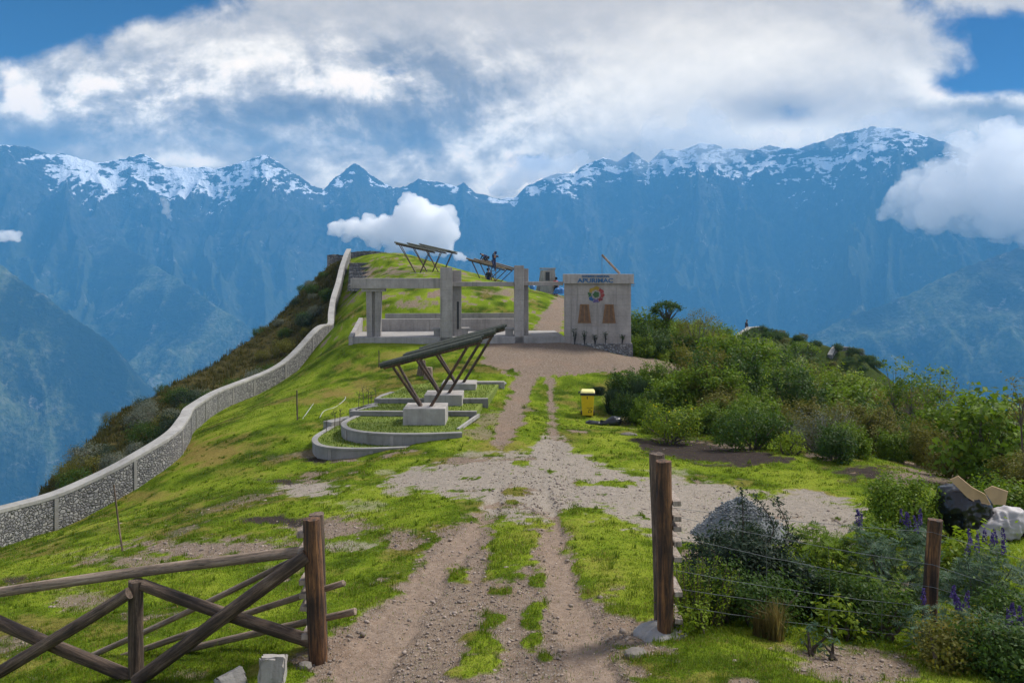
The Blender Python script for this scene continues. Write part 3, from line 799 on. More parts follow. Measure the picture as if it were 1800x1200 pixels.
def build_range():
    az = np.concatenate([np.linspace(R(-72), R(-36), 120, endpoint=False), np.linspace(R(-36), R(36), 900, endpoint=False), np.linspace(R(36), R(72), 120)])
    rr = np.concatenate([np.geomspace(150, 2300, 50, endpoint=False), np.linspace(2300, 5200, 190, endpoint=False), np.linspace(5200, 6700, 170, endpoint=False), np.linspace(6700, 7600, 12)])
    A, RR = np.meshgrid(az, rr, indexing='xy')
    X, Y = RR * np.sin(A), RR * np.cos(A)
    pxc = 900 + np.tan(A) * FOC
    jag = 5.0 * fbm(pxc / 26.0, pxc * 0 + 3.3, 5, 61) + 3.0 * (ridged(pxc / 13.0, pxc * 0 + 1.3, 3, 62) - 0.5)
    pyr = np.interp(pxc, RIDGE[:, 0], RIDGE[:, 1]) - jag
    ridge_d = R_RIDGE * (1 + 0.05 * fbm(pxc / 260.0, pxc * 0, 3, 71))
    zr = (HORIZON - pyr) / FOC * ridge_d * np.cos(A)
    t = (RR - R_FLOOR) / (ridge_d - R_FLOOR)
    tt = np.clip(t, 0, 1)
    shape = 0.62 * tt + 0.38 * tt ** 2.6
    z = Z_FLOOR + (zr - Z_FLOOR) * shape
    wx = X + 260 * fbm(X / 900, Y / 900, 3, 81); wy = Y + 260 * fbm(X / 900 + 7, Y / 900 + 3, 3, 83)
    ang = np.arctan2(wx, wy)
    body = 4 * tt * (1 - tt)
    rib = ridged(ang * 11 + 0.5 * fbm(X / 1300, Y / 1300, 3, 89), RR / 2300.0, 4, 91) - 0.55
    rib2 = ridged(wx / 520, wy / 700, 6, 93) - 0.55
    top = sstep(tt, 0.55, 0.9) * sstep(1.0 - tt, 0.0, 0.10)
    z = z + body * (900 * rib + 420 * rib2) + top * 300 * (ridged(wx / 230, wy / 420, 6, 97) - 0.62)
    z = z + 16 * fbm(X / 60, Y / 60, 4, 99) * sstep(1.002 - tt, 0.0, 0.05)
    z = np.where(t > 1, zr - (RR - ridge_d) * 0.9, z)
    flank = np.zeros_like(z)
    for line, sl in SPURS:
        d, h = seg_dist(X, Y, line)
        e = h - sl * d * (1 - 0.12 * sstep(d, 200, 900)) + np.minimum(d * 0.32, 210) * (ridged(wx / 300, wy / 340, 5, 101) - 0.62) + np.minimum(d * 0.12, 60) * fbm(wx / 110, wy / 110, 4, 103) + 10 * fbm(X / 70, Y / 70, 3, 109)
        flank = np.where(e > z, np.clip(0.66 + (ridged(wx / 300, wy / 340, 5, 101) - 0.62) * 1.6 + 0.35 * fbm(wx / 110, wy / 110, 4, 103), 0.05, 1), flank)
        z = np.maximum(z, e)
    own = -75 - (RR - 150) * 0.75 + np.minimum(RR - 150, 500) * 0.25 * fbm(X / 300, Y / 300, 4, 107)
    z = np.where(RR < 2300, np.maximum(own, np.minimum(z, Z_FLOOR)), z)
    v = np.stack([X, Y, z], -1).reshape(-1, 3)
    nrow, ncol = X.shape
    i = np.arange(nrow - 1)[:, None] * ncol + np.arange(ncol - 1)[None, :]
    f = np.stack([i, i + 1, i + ncol + 1, i + ncol], -1).reshape(-1, 4)
    # how far below its own crest a spot lies: the snow line follows the crest
    below = (zr - z)
    zb = z.copy()
    for _ in range(6):
        zb[:, 1:-1] = (zb[:, :-2] + zb[:, 1:-1] * 2 + zb[:, 2:]) / 4
        zb[1:-1] = (zb[:-2] + zb[1:-1] * 2 + zb[2:]) / 4
    hollow = np.clip((zb - z) / 14.0 * 0.5 + 0.5, 0, 1)
    snowline = np.interp(pxc, [0, 60, 100, 200, 330, 420, 520, 560, 620, 680, 760, 880, 960, 1050, 1200, 1330, 1480, 1600, 1700], [90, 110, 330, 330, 300, 340, 170, 90, 180, 50, 60, 40, 190, 210, 270, 320, 420, 320, 180])
    heavy = np.interp(pxc, [0, 70, 110, 200, 440, 500, 560, 640, 900, 1000, 1300, 1500, 1660], [0.05, 0.15, 0.8, 0.85, 0.88, 0.5, 0.2, 0.3, 0.2, 0.62, 0.66, 0.70, 0.2])
    a = np.stack([np.clip(below / 1000.0, -1, 4), snowline / 1000.0, heavy], -1).reshape(-1, 3)
    g2 = np.stack([hollow, flank, hollow * 0], -1).reshape(-1, 3)
    return mesh_obj('mountains', v, f, range_material(), smooth=True, attrs={'crest': a, 'gully': g2})


def range_material():
    m, nt, b = mat_base('mountain_rock')
    geo = nt.n('ShaderNodeNewGeometry')
    pos = nt.n('ShaderNodeMapping', {'Vector': geo.outputs['Position'], 'Scale': (0.001, 0.001, 0.001)}).outputs[0]
    nz = nt.n('ShaderNodeSeparateXYZ', {0: geo.outputs['Normal']}).outputs[2]
    at = nt.n('ShaderNodeSeparateColor', {0: nt.n('ShaderNodeAttribute', attribute_name='crest').outputs['Color']}).outputs
    n1 = nt.noise(pos, 4.0, 6, 0.6); n2 = nt.noise(pos, 17.0, 6, 0.65, 0.4); n3 = nt.noise(pos, 60.0, 4, 0.65)
    rock = nt.ramp(nt.m('ADD', nt.m('MULTIPLY', n1, 0.4), nt.m('ADD', nt.m('MULTIPLY', n2, 0.4), nt.m('MULTIPLY', n3, 0.25))), [(0.35, (0.012, 0.015, 0.014)), (0.5, (0.035, 0.038, 0.033)), (0.62, (0.075, 0.075, 0.068)), (0.75, (0.13, 0.125, 0.115))])
    veg = nt.ramp(nt.m('ADD', nt.m('MULTIPLY', n2, 0.6), nt.m('MULTIPLY', n3, 0.45)), [(0.36, (0.020, 0.034, 0.012)), (0.48, (0.08, 0.105, 0.045)), (0.6, (0.15, 0.16, 0.085)), (0.75, (0.27, 0.26, 0.19))])
    vegm = nt.sstep(nt.m('ADD', at[0], nt.m('MULTIPLY', nt.m('SUBTRACT', n1, 0.5), 0.8)), 0.45, 0.95)
    gs_ = nt.n('ShaderNodeSeparateColor', {0: nt.n('ShaderNodeAttribute', attribute_name='gully').outputs['Color']}).outputs
    far = nt.ramp(nt.m('ADD', nt.m('MULTIPLY', n2, 0.6), nt.m('MULTIPLY', n3, 0.4)), [(0.36, (0.030, 0.042, 0.022)), (0.6, (0.065, 0.075, 0.042)), (0.8, (0.11, 0.115, 0.075))])
    veg = nt.mix(nt.sstep(gs_[1], 0.0, 0.05), far, nt.mix(nt.m('MULTIPLY', nt.sstep(nt.m('ADD', gs_[1], nt.m('MULTIPLY', nt.m('SUBTRACT', n3, 0.5), 0.7)), 0.25, 0.85), 0.9), (0.012, 0.020, 0.010), veg))
    c = nt.mix(vegm, rock, veg)
    scree = nt.m('MULTIPLY', nt.sstep(nt.noise(pos, 7.0, 5, 0.62, 1.2), 0.60, 0.68), nt.sstep(n3, 0.4, 0.6))
    c = nt.mix(nt.m('MULTIPLY', scree, 0.6), c, (0.30, 0.28, 0.25))
    wet = nt.n('ShaderNodeMapping', {'Vector': pos, 'Scale': (1.0, 1.0, 2.2)}).outputs[0]
    s1_ = nt.noise(wet, 9.0, 6, 0.62, 0.5); s2_ = nt.noise(wet, 34.0, 5, 0.65)
    # snow lies under the crest on the flatter ground, thin and broken lower down
    lf = nt.m('DIVIDE', at[0], nt.m('MAXIMUM', at[1], 0.02))
    bell = nt.m('SUBTRACT', 1.0, nt.m('MULTIPLY', nt.m('ABSOLUTE', nt.m('SUBTRACT', lf, 0.48)), nt.m('ADD', 0.9, nt.m('MULTIPLY', nt.sstep(lf, 0.6, 1.1), 1.0))))
    q = nt.m('ADD', nt.m('MULTIPLY', nt.m('MULTIPLY', bell, at[2]), 0.75), nt.m('MULTIPLY', nt.m('SUBTRACT', s1_, 0.5), 2.9))
    q = nt.m('ADD', q, nt.m('ADD', nt.m('MULTIPLY', nt.m('SUBTRACT', s2_, 0.5), 0.9), nt.m('MULTIPLY', nt.m('SUBTRACT', nz, 0.60), 1.5)))
    q = nt.m('ADD', q, nt.m('MULTIPLY', nt.m('SUBTRACT', gs_[0], 0.5), 0.55))
    snow = nt.m('MULTIPLY', nt.sstep(q, 0.34, 0.48), nt.sstep(lf, 1.9, 1.0))
    c = nt.mix(snow, c, (0.78, 0.80, 0.84))
    nt.link(c, b.inputs['Base Color'])
    b.inputs['Roughness'].default_value = 0.95
    b.inputs['Specular IOR Level'].default_value = 0.1
    bump(nt, b, nt.m('ADD', n2, nt.m('MULTIPLY', n3, 0.5)), 1.0, 25.0)
    return m


tag(build_range(), kind='structure')
# ------------------------------------------------------------------ turf material for raised beds
def lawn_material():
    m, nt, b = mat_base('bed_turf')
    pos = nt.n('ShaderNodeNewGeometry').outputs['Position']
    g, n1, n2, n3 = turf_colour(nt, pos, nt.m('MULTIPLY', nt.noise(pos, 0.9, 3), 0.4), nt.noise(pos, 0.7, 3))
    nt.link(g, b.inputs['Base Color'])
    b.inputs['Roughness'].default_value = 0.95
    bump(nt, b, nt.m('ADD', n2, nt.m('MULTIPLY', n3, 0.5)), 0.8, 0.05)
    return m


M['lawn'] = lawn_material()


def catmull(pts, n):
    pts = [Vector(p) for p in pts]
    out = []
    for i in range(len(pts) - 1):
        p0, p1, p2, p3 = pts[max(i - 1, 0)], pts[i], pts[i + 1], pts[min(i + 2, len(pts) - 1)]
        for k in range(n):
            t = k / n
            out.append(0.5 * ((2 * p1) + (p2 - p0) * t + (2 * p0 - 5 * p1 + 4 * p2 - p3) * t * t + (3 * p1 - p0 - 3 * p2 + p3) * t ** 3))
    out.append(pts[-1])
    return out


def ribbon(path, w, bot, top, overlap=0.0):
    """a wall body along a plan path; bot/top give the heights at each point"""
    vs, fs = [], []
    n = len(path)
    for i, p in enumerate(path):
        t = (path[min(i + 1, n - 1)] - path[max(i - 1, 0)]); t.z = 0; t.normalize()
        nx = Vector((t.y, -t.x, 0))
        for s, z in ((1, bot[i]), (1, top[i]), (-1, top[i]), (-1, bot[i])):
            vs.append((p.x + nx.x * w / 2 * s, p.y + nx.y * w / 2 * s, z))
    for i in range(n - 1):
        a, b = i * 4, (i + 1) * 4
        for k in range(4):
            k2 = (k + 1) % 4
            fs.append((a + k, a + k2, b + k2, b + k))
    fs.append((0, 1, 2, 3)); fs.append(((n - 1) * 4 + 3, (n - 1) * 4 + 2, (n - 1) * 4 + 1, (n - 1) * 4))
    return vs, fs


# ------------------------------------------------------------------ the long stone wall on the left
WALL_H = 1.08
wp = catmull([(x, y, 0) for x, y in WALL_PTS], 8)
wz = np.array([gz(p.x + 0.35, p.y) for p in wp])
wz = np.convolve(np.pad(wz, 4, mode='edge'), np.ones(9) / 9, 'valid')
wtop = [z + WALL_H for z in wz]
stone_wall = empty('stone_wall', (wp[20].x, wp[20].y, wz[20] - 0.1), 'long curving rubble stone wall with pale coping climbing the left edge of the lawn', 'wall')
inv = Vector(stone_wall.location)


def rel(vs, o):
    return [(v[0] - o[0], v[1] - o[1], v[2] - o[2]) for v in vs]


vs, fs = ribbon(wp, 0.42, [z - 1.3 for z in wz], [t - 0.13 for t in wtop])
mb = MB(); mb.add(rel(vs, inv), fs); mb.build('wall_face', M['masonry'], stone_wall)
vs, fs = ribbon(wp, 0.45, [t - 0.13 for t in wtop], wtop)
mb = MB(); mb.add(rel(vs, inv), fs); mb.build('coping', M['coping'], stone_wall, bevel=0.015)
acc = 0.0
for i in range(1, len(wp) - 1):
    acc += (wp[i] - wp[i - 1]).length
    if acc > 2.7 and wp[i].y < 62:
        acc = 0.0
        t = (wp[i + 1] - wp[i - 1]); t.z = 0; t.normalize()
        mb = MB()
        mb.box((wp[i].x - inv.x, wp[i].y - inv.y, wtop[i] - 0.135 - 0.8 - inv.z), (0.13, 0.47, 1.6), rz=math.atan2(t.y, t.x))
        mb.build('joint_pillar', M['concrete_bed'], stone_wall)

# low walls on the two far knolls
for pts, lab in (([(24.5, 90.0), (28.0, 98.0), (31.5, 106.0), (34.5, 108.5)], 'low pale stone wall on the farther left knoll top beyond the bushes'),
                 ([(41.5, 104.0), (43.0, 105.6), (46.0, 107.5), (49.0, 108.5)], 'low pale stone wall crowning the farther right knoll beyond the bushes')):
    q = catmull([(p[0], p[1], gz(*p)) for p in pts], 5)
    zb = [gz(p.x, p.y) for p in q]
    zt = [zb[i] + 0.55 for i in range(len(q))]
    root = empty('stone_wall', q[0], lab, 'wall', 'low walls on the far knolls')
    vs, fs = ribbon(q, 0.5, [z - 0.6 for z in zb], [z - 0.1 for z in zt]); mb = MB(); mb.add(rel(vs, root.location), fs); mb.build('wall_face', M['dry_stone'], root)
    vs, fs = ribbon(q, 0.6, [z - 0.1 for z in zt], zt); mb = MB(); mb.add(rel(vs, root.location), fs); mb.build('coping', M['coping'], root)

# ------------------------------------------------------------------ the concrete entrance gate
GA = R(4)
gate = empty('entrance_gate', (-9.06, 45.3, -3.66), 'grey concrete entrance portal with tall pillars beams and platform joined to the guard hut', 'gate', rz=GA)


def gs(px):
    k = (px - 900) / FOC
    return (9.06 + 45.3 * k) / (math.cos(GA) - math.sin(GA) * k)


L_HUT, R_HUT = gs(993), gs(1107)
mb = MB(); mb.box((L_HUT / 2 - 0.1, 2.4, -0.45), (L_HUT - 0.2 + 0.4, 4.8, 0.9)); mb.build('platform', M['concrete_light'], gate, bevel=0.02)
mb = MB(); mb.box((gs(784.5), 0.35, 1.5), (0.7, 0.7, 4.98)); mb.box((gs(796), 1.305, 1.42), (1.0, 1.2, 4.80)); mb.build('pillar', M['concrete'], gate, bevel=0.015)
mb = MB(); mb.box((gs(913), 0.35, 1.55), (0.53, 0.7, 5.1)); mb.box((gs(921), 1.305, 1.47), (0.66, 1.2, 4.92)); mb.build('pillar', M['concrete'], gate, bevel=0.015)
# dark sheet standing for the shade of a recess in the left pillar's flank
mb = MB(); mb.box((gs(805), 0.70, 1.2), (0.12, 0.012, 1.6)); mb.build('pillar_slot_shade', M['shade_stem_dark'], gate)
mb = MB()
c0 = (gs(655), 0.85)
for sx in (-1, 1):      # twin-legged pier
    mb.add([(c0[0] + sx * 0.23 - 0.155, 0.55, -0.2), (c0[0] + sx * 0.23 + 0.155, 0.55, -0.2), (c0[0] + sx * 0.23 + 0.155, 1.15, -0.2), (c0[0] + sx * 0.23 - 0.155, 1.15, -0.2),
            (c0[0] + sx * 0.26 - 0.165, 0.45, 2.6), (c0[0] + sx * 0.26 + 0.165, 0.45, 2.6), (c0[0] + sx * 0.26 + 0.165, 1.25, 2.6), (c0[0] + sx * 0.26 - 0.165, 1.25, 2.6)],
           [(0, 3, 2, 1), (4, 5, 6, 7), (0, 1, 5, 4), (1, 2, 6, 5), (2, 3, 7, 6), (3, 0, 4, 7)])
mb.box((c0[0], 0.9, 1.2), (0.2, 0.5, 2.8))
mb.build('pier', M['concrete'], gate)
mb = MB(); mb.box((c0[0], 0.85, 2.69), (1.32, 1.0, 0.18)); mb.build('capital', M['concrete'], gate, bevel=0.01)
mb = MB(); mb.box(((gs(615) + gs(774)) / 2, 0.85, 3.07), (gs(774) - gs(615) - 0.01, 1.3, 0.58)); mb.build('beam', M['concrete'], gate, bevel=0.015)
x0, x1, x2, x3 = gs(784) + 0.35, gs(913) - 0.275, gs(913) + 0.275, L_HUT - 0.05
mb = MB(); mb.box(((x0 + x1) / 2, 0.6, 3.02), (x1 - x0 - 0.006, 0.5, 0.25)); mb.build('lintel', M['concrete'], gate, bevel=0.01)
mb = MB(); mb.box(((x2 + x3) / 2, 0.6, 3.05), (x3 - x2 - 0.006, 0.5, 0.22)); mb.build('lintel', M['concrete'], gate, bevel=0.01)
mb = MB(); mb.box((5.0, 4.85, 0.35), (9.4, 0.25, 0.85)); mb.build('retaining_wall', M['concrete_smooth'], gate, bevel=0.01)
mb = MB(); mb.box((5.6, 6.1, 0.80), (8.6, 0.2, 0.5)); mb.build('kerb', M['concrete_smooth'], gate)
mb = MB()
mb.add([(-0.22, -0.1, -0.5), (0.02, -0.1, -0.5), (0.02, 4.7, -0.5), (-0.22, 4.7, -0.5), (-0.22, -0.1, 0.06), (0.02, -0.1, 0.06), (0.02, 4.7, 0.86), (-0.22, 4.7, 0.86)],
       [(0, 3, 2, 1), (4, 5, 6, 7), (0, 1, 5, 4), (1, 2, 6, 5), (2, 3, 7, 6), (3, 0, 4, 7)])
mb.build('wing_wall', M['concrete'], gate)
for px, yo, w in ((768, 0.9, 0.5), (808, 1.3, 1.1), (897, 0.8, 0.55)):
    mb = MB(); mb.box((gs(px), yo, 0.17), (w - 0.1, 0.5, 0.36)); mb.box((gs(px), yo, 0.40), (w + 0.06, 0.62, 0.1)); mb.build('bench', M['concrete_light'], gate, bevel=0.01)

hut = empty('guard_hut', gate.location + Matrix.Rotation(GA, 3, 'Z') @ Vector((L_HUT, 0, -0.3)), 'square grey concrete hut with flat roof and tapered orange framed windows beside the portal', 'building', rz=R(-3))
HW, HD = (R_HUT - L_HUT), 3.6
Z0 = 0.3
mb = MB()
mb.box((HW / 2, HD / 2, (3.05 + Z0) / 2 - 0.25), (HW, HD, 3.05 + Z0 + 0.5))
mb.build('wall', M['concrete'], hut, bevel=0.012)
mb = MB(); mb.box((HW / 2 + 0.03, HD / 2, 3.33 + Z0), (HW + 0.22, HD + 0.5, 0.55)); mb.build('roof', M['concrete_smooth'], hut, bevel=0.015)
mb = MB(); mb.box((HW + 0.12, 0.6, 3.04 + Z0), (0.36, 0.12, 0.025)); mb.box((HW + 0.1, 0.6, 2.92 + Z0), (0.3, 0.12, 0.03)); mb.build('formwork_board', M['plank'], hut)
pl = MB()
pl.add([(0.35, -0.06, -0.1), (HW + 0.08, -0.06, -0.1), (HW + 0.08, HD, -0.1), (0.35, HD, -0.1), (0.7, -0.10, -1.6), (HW + 0.14, -0.10, -1.6), (HW + 0.14, HD, -1.6), (0.7, HD, -1.6)],
       [(0, 1, 2, 3), (4, 7, 6, 5), (0, 4, 5, 1), (1, 5, 6, 2), (2, 6, 7, 3), (3, 7, 4, 0)])
pl.build('plinth', M['masonry_small'], hut)


def trap(mbx, xb0, xb1, xt0, xt1, zb, zt, y0, y1):
    mbx.add([(xb0, y0, zb), (xb1, y0, zb), (xt1, y0, zt), (xt0, y0, zt), (xb0, y1, zb), (xb1, y1, zb), (xt1, y1, zt), (xt0, y1, zt)],
            [(0, 1, 2, 3), (4, 7, 6, 5), (0, 4, 5, 1), (1, 5, 6, 2), (2, 6, 7, 3), (3, 7, 4, 0)])


for cx, wb, wt_ in ((1027, 0.74, 0.50), (1069.5, 0.74, 0.50)):
    x = gs(cx) - L_HUT
    zb, zt = 0.84 + Z0, 1.80 + Z0
    w = MB(); t = 0.10
    # frame of four members standing 5 cm proud
    trap(w, x - wb / 2, x - wb / 2 + t, x - wt_ / 2, x - wt_ / 2 + t, zb, zt, -0.05, 0.02)
    trap(w, x + wb / 2 - t, x + wb / 2, x + wt_ / 2 - t, x + wt_ / 2, zb, zt, -0.05, 0.02)
    trap(w, x - wb / 2 - 0.03, x + wb / 2 + 0.03, x - wb / 2, x + wb / 2, zb - 0.06, zb - 0.002, -0.06, 0.02)
    trap(w, x - wt_ / 2 - 0.02, x + wt_ / 2 + 0.02, x - wt_ / 2, x + wt_ / 2, zt + 0.002, zt + 0.06, -0.055, 0.02)
    wf = w.build('window', M['frame_orange'], hut)
    s = MB(); trap(s, x - wb / 2 + t, x + wb / 2 - t, x - wt_ / 2 + t, x + wt_ / 2 - t, zb, zt, -0.012, 0.01); s.build('shutter', M['shutter'], wf)
    s = MB(); trap(s, x - 0.045, x + 0.045, x - 0.035, x + 0.035, zb, zt, -0.04, -0.014); s.build('mullion', M['frame_orange'], wf)

# the painted emblem: a ring of coloured figures round a green heart
em = MB(); ex, ez, er = gs(1047) - L_HUT, 2.42 + Z0, 0.46
ring = [(62, 118, 0), (118, 160, 0), (12, 58, 1), (-28, 8, 1), (-66, -32, 2), (-112, -70, 3), (-158, -116, 4), (164, 198, 5)]
for a0, a1, mi in ring:
    n = 6
    vs = []
    for k in range(n + 1):
        a = R(a0 + (a1 - a0) * k / n); rr = er * (1.0 + 0.07 * math.sin(k * math.pi / n * 2 + a0))
        vs.append((ex + math.cos(a) * rr, -0.02, ez + math.sin(a) * rr))
    for k in range(n, -1, -1):
        a = R(a0 + (a1 - a0) * k / n); rr = er * (0.52 + 0.10 * math.sin(k * math.pi / n))
        vs.append((ex + math.cos(a) * rr, -0.02, ez + math.sin(a) * rr))
    m_ = len(vs)
    vs += [(v[0], 0.005, v[2]) for v in vs]
    em.add(vs, [tuple(range(m_))] + [(i, (i + 1) % m_, m_ + (i + 1) % m_, m_ + i) for i in range(m_)], mi)
vs = [(ex + math.cos(k * math.pi / 5) * er * (0.44 if k % 2 else 0.34), -0.022, ez + math.sin(k * math.pi / 5) * er * (0.44 if k % 2 else 0.34)) for k in range(10)]
vs += [(v[0], 0.005, v[2]) for v in vs]
em.add(vs, [tuple(range(10))] + [(i, (i + 1) % 10, 10 + (i + 1) % 10, 10 + i) for i in range(10)], 5)
em.build('emblem', [M['logo_yellow'], M['logo_red'], M['logo_maroon'], M['logo_purple'], M['logo_blue'], M['logo_green']], hut)


def text_mesh(name, body, size, mat, parent, loc, rot, width=None, extrude=0.012, bold=0.0):
    cu = bpy.data.curves.new(name, 'FONT')
    cu.body = body; cu.size = size; cu.extrude = extrude; cu.align_x = 'CENTER'; cu.align_y = 'BOTTOM_BASELINE'; cu.offset = bold
    tmp = bpy.data.objects.new(name + '_src', cu)
    COL.objects.link(tmp)
    dg = bpy.context.evaluated_depsgraph_get(); dg.update()
    me = bpy.data.meshes.new_from_object(tmp.evaluated_get(dg))
    bpy.data.objects.remove(tmp)
    me.name = name
    o = bpy.data.objects.new(name, me)
    COL.objects.link(o)
    me.materials.clear(); me.materials.append(mat)
    o.parent = parent; o.location = loc; o.rotation_euler = rot
    if width:
        xs = [v.co.x for v in me.vertices]
        s = width / (max(xs) - min(xs))
        for v in me.vertices: v.co.x *= s
    return o


fy = -0.25 - 0.004
text_mesh('lettering', 'APURIMAC', 0.34, M['letters_blue'], hut, (gs(1045.5) - L_HUT, fy - 0.012, 3.12 + Z0), (R(90), 0, 0), width=2.05, bold=0.008)
text_mesh('lettering', 'GOBIERNO REGIONAL', 0.17, M['letters_blue'], hut, (gs(1046) - L_HUT, fy - 0.012, 3.42 + Z0), (R(90), 0, 0), width=1.6, bold=0.006)

# pole leaning over the roof with a hanging wire
pr = hut.location + Matrix.Rotation(R(-3), 3, 'Z') @ Vector((gs(1091) - L_HUT, 1.4, 3.61 + Z0))
lp = empty('leaning_pole', pr, 'weathered pole leaning up from the hut roof with a wire hanging from its tip', 'pole')
mb = MB(); mb.tube([(0, 0, 0.02), (-0.55, 0.0, 0.6), (-1.06, 0.0, 1.14)], [0.075, 0.07, 0.065], 8); mb.build('pole', M['log_pale'], lp)
mb = MB(); mb.tube([(-1.05, 0.0, 1.10), (-1.05, 0.0, 0.0)], 0.011, 5); mb.build('wire', M['wire'], lp)

# ------------------------------------------------------------------ terraced beds with curved retaining walls
def LV(px, py, z):
    d = z * FOC / (HORIZON - py)
    return Vector(((px - 900) / FOC * d, d, z))


beds = empty('terraced_beds', (-4.2, 29.0, -6.0), 'stepped lawn beds held by curved grey concrete retaining walls under the nearest shelter', 'planter')
BO = Vector(beds.location)


def bed(top_px, z, closed_fill=None, wall=(0, None), h=0.8, cop=0.20, name_wall='retaining_wall', drop=0.03, smooth=4, ribs=()):
    pts = [LV(px, py, z) for px, py in top_px]
    path = catmull(pts, smooth)
    vs, fs = ribbon(path, 0.15, [z - h] * len(path), [z - 0.07] * len(path))
    mbw = MB(); mbw.add(rel(vs, BO), fs); mbw.build(name_wall, M['concrete_bed'], beds)
    vs, fs = ribbon(path, cop, [z - 0.07] * len(path), [z] * len(path))
    mbw = MB(); mbw.add(rel(vs, BO), fs); mbw.build('coping', M['concrete_bed'], beds, bevel=0.01)
    for k in ribs:
        i = int(k * (len(path) - 1))
        t = (path[min(i + 1, len(path) - 1)] - path[max(i - 1, 0)]).normalized()
        mbr = MB(); mbr.box((path[i].x - BO.x, path[i].y - BO.y, z - 0.075 - h / 2 - BO.z), (0.12, 0.19, h), rz=math.atan2(t.y, t.x)); mbr.build('joint_pillar', M['concrete'], beds)
    fill = path + [Vector(p) for p in (closed_fill or [])]
    poly = [(p.x - BO.x, p.y - BO.y) for p in fill]
    mbf = MB(); mbf.prism(poly, z - 0.5 - BO.z, z - drop - BO.z); mbf.build('bed_turf', M['lawn'], beds)
    return [(p.x, p.y) for p in fill], z - drop


BED_POLYS = []
BED_POLYS.append(bed([(604, 733), (580, 751), (560, 763), (553, 772), (562, 781), (592, 786), (640, 787), (690, 785.5), (722, 784)], -5.74, [(-3.3, 29.8, 0), (-5.8, 31.0, 0)], h=0.75, ribs=(0.3, 0.62, 0.8)))
BED_POLYS.append(bed([(633, 728), (612, 737), (604, 744), (612, 752), (640, 758), (690, 761), (750, 761), (812, 759)], -5.36, [(-1.72, 29.0, 0), (-1.50, 30.9, 0), (-5.6, 31.4, 0)], h=0.85, ribs=(0.27, 0.45, 0.72)))
BED_POLYS.append(bed([(672, 705), (645, 712), (618, 721.5), (700, 722), (770, 722), (838, 722)], -5.20, [(-1.1, 33.0, 0), (-4.6, 34.2, 0)], h=0.55, smooth=1))
BED_POLYS.append(bed([(690, 688), (672, 694), (660, 700), (740, 700), (800, 700), (858, 699.5)], -5.04, [(-0.6, 36.4, 0), (-3.6, 37.0, 0), (-4.8, 36.0, 0)], h=0.5, smooth=1))
# small flower troughs stepping along the left side
for (px, py, z, ln) in ((597, 737, -5.60, 1.3), (640, 716, -5.22, 1.2)):
    c = LV(px, py, z)
    mb = MB(); mb.box((c.x - BO.x, c.y - BO.y, z - 0.2 - BO.z), (0.42, ln, 0.44), rz=R(-32)); mb.build('side_kerb', M['concrete_bed'], beds, bevel=0.012)
c = LV(824, 740, -5.36)
mb = MB(); mb.box((c.x - BO.x, c.y - BO.y, -5.40 - BO.z), (0.09, 2.9, 0.12), rz=R(-12)); mb.build('side_kerb', M['coping'], beds)
# a low step wall right of the last footing
c = P(858, 671, 36.5)
mb = MB(); mb.box((c.x - BO.x, c.y - BO.y, c.z - 0.2 - BO.z), (1.5, 0.3, 0.45)); mb.build('side_kerb', M['concrete_smooth'], beds, bevel=0.012)


# ------------------------------------------------------------------ timber shelters on V struts
def shelter(loc, label, row, xl, xr, zl, zr, rz=0.0, foot=(1.5, 1.3, 0.7), npole=5, mats=('roof_pole', 'roof_panel'), thin=1.0):
    """three footings in a row; each carries four leaning struts and a slanting panel of long poles"""
    r = empty('timber_shelter', loc, label, 'shelter', 'timber shelters on V struts', rz)
    for i in range(3):
        o = Vector((row[0] * i, row[1] * i, 0))
        f = MB(); f.box(o + Vector((0, 0, -foot[2] / 2)), foot); f.build('footing', M['concrete_smooth'], r, bevel=0.02)
        xs = xr - xl
        def top(u, dy):
            return o + Vector((xl + xs * u, dy, zl + (zr - zl) * u - 0.08))
        for u, bx in ((0.09, -0.16), (0.87, 0.16)):
            for dy in (-0.55, 0.55):
                s = MB(); s.tube([o + Vector((bx, dy * 0.18, -0.05)), top(u, dy)], [0.062 * thin, 0.052 * thin], 8); s.build('strut', M['strut'], r, smooth=True)
        for dy in (-0.55, 0.55):
            s = MB(); s.tube([top(-0.01, dy) + Vector((0, 0, 0.05)), top(1.01, dy) + Vector((0, 0, 0.05))], 0.055, 8); s.build('rafter', M['strut'], r, smooth=True)
        p = MB()
        for k in range(npole):
            y = -0.56 + 1.12 * k / (npole - 1)
            a = top(-0.03 - random.uniform(0, 0.05), y) + Vector((0, 0, 0.17 + random.uniform(-0.01, 0.01)))
            b = top(0.99 + random.uniform(0, 0.05), y) + Vector((0, 0, 0.17 + random.uniform(-0.01, 0.02)))
            q_ = (1.0 if k == 0 else 0.55) * thin
            p.tube([a, (a + b) / 2 + Vector((0, 0, random.uniform(-0.012, 0.02))), b], [0.105 * q_, 0.10 * q_, 0.09 * q_], 8)
        p.build('roof_slope', M[mats[0]], r, smooth=True)
    return r


near_shelter = shelter((-3.12, 28.9, -4.80), 'nearest dark timber shelter with sloping pole roof standing on the terraced beds', (0.40, 3.15), -1.42, 1.96, 1.46, 2.36)
s2 = shelter((-7.85, 66.5, 0.02), 'far timber shelter alone on the hilltop skyline left of the tall pillar', (0.80, 1.9), -1.75, 1.35, 2.42, 1.72, foot=(1.2, 1.1, 0.6), mats=('roof_panel', 'roof_panel'), thin=0.62)
s3 = shelter((-2.6, 74.0, -0.90), 'far timber shelter with workers on its roof between the two pillars', (0.6, 2.0), -1.4, 1.95, 2.12, 1.18, foot=(1.2, 1.1, 0.7), mats=('roof_board', 'roof_board'), thin=0.65)

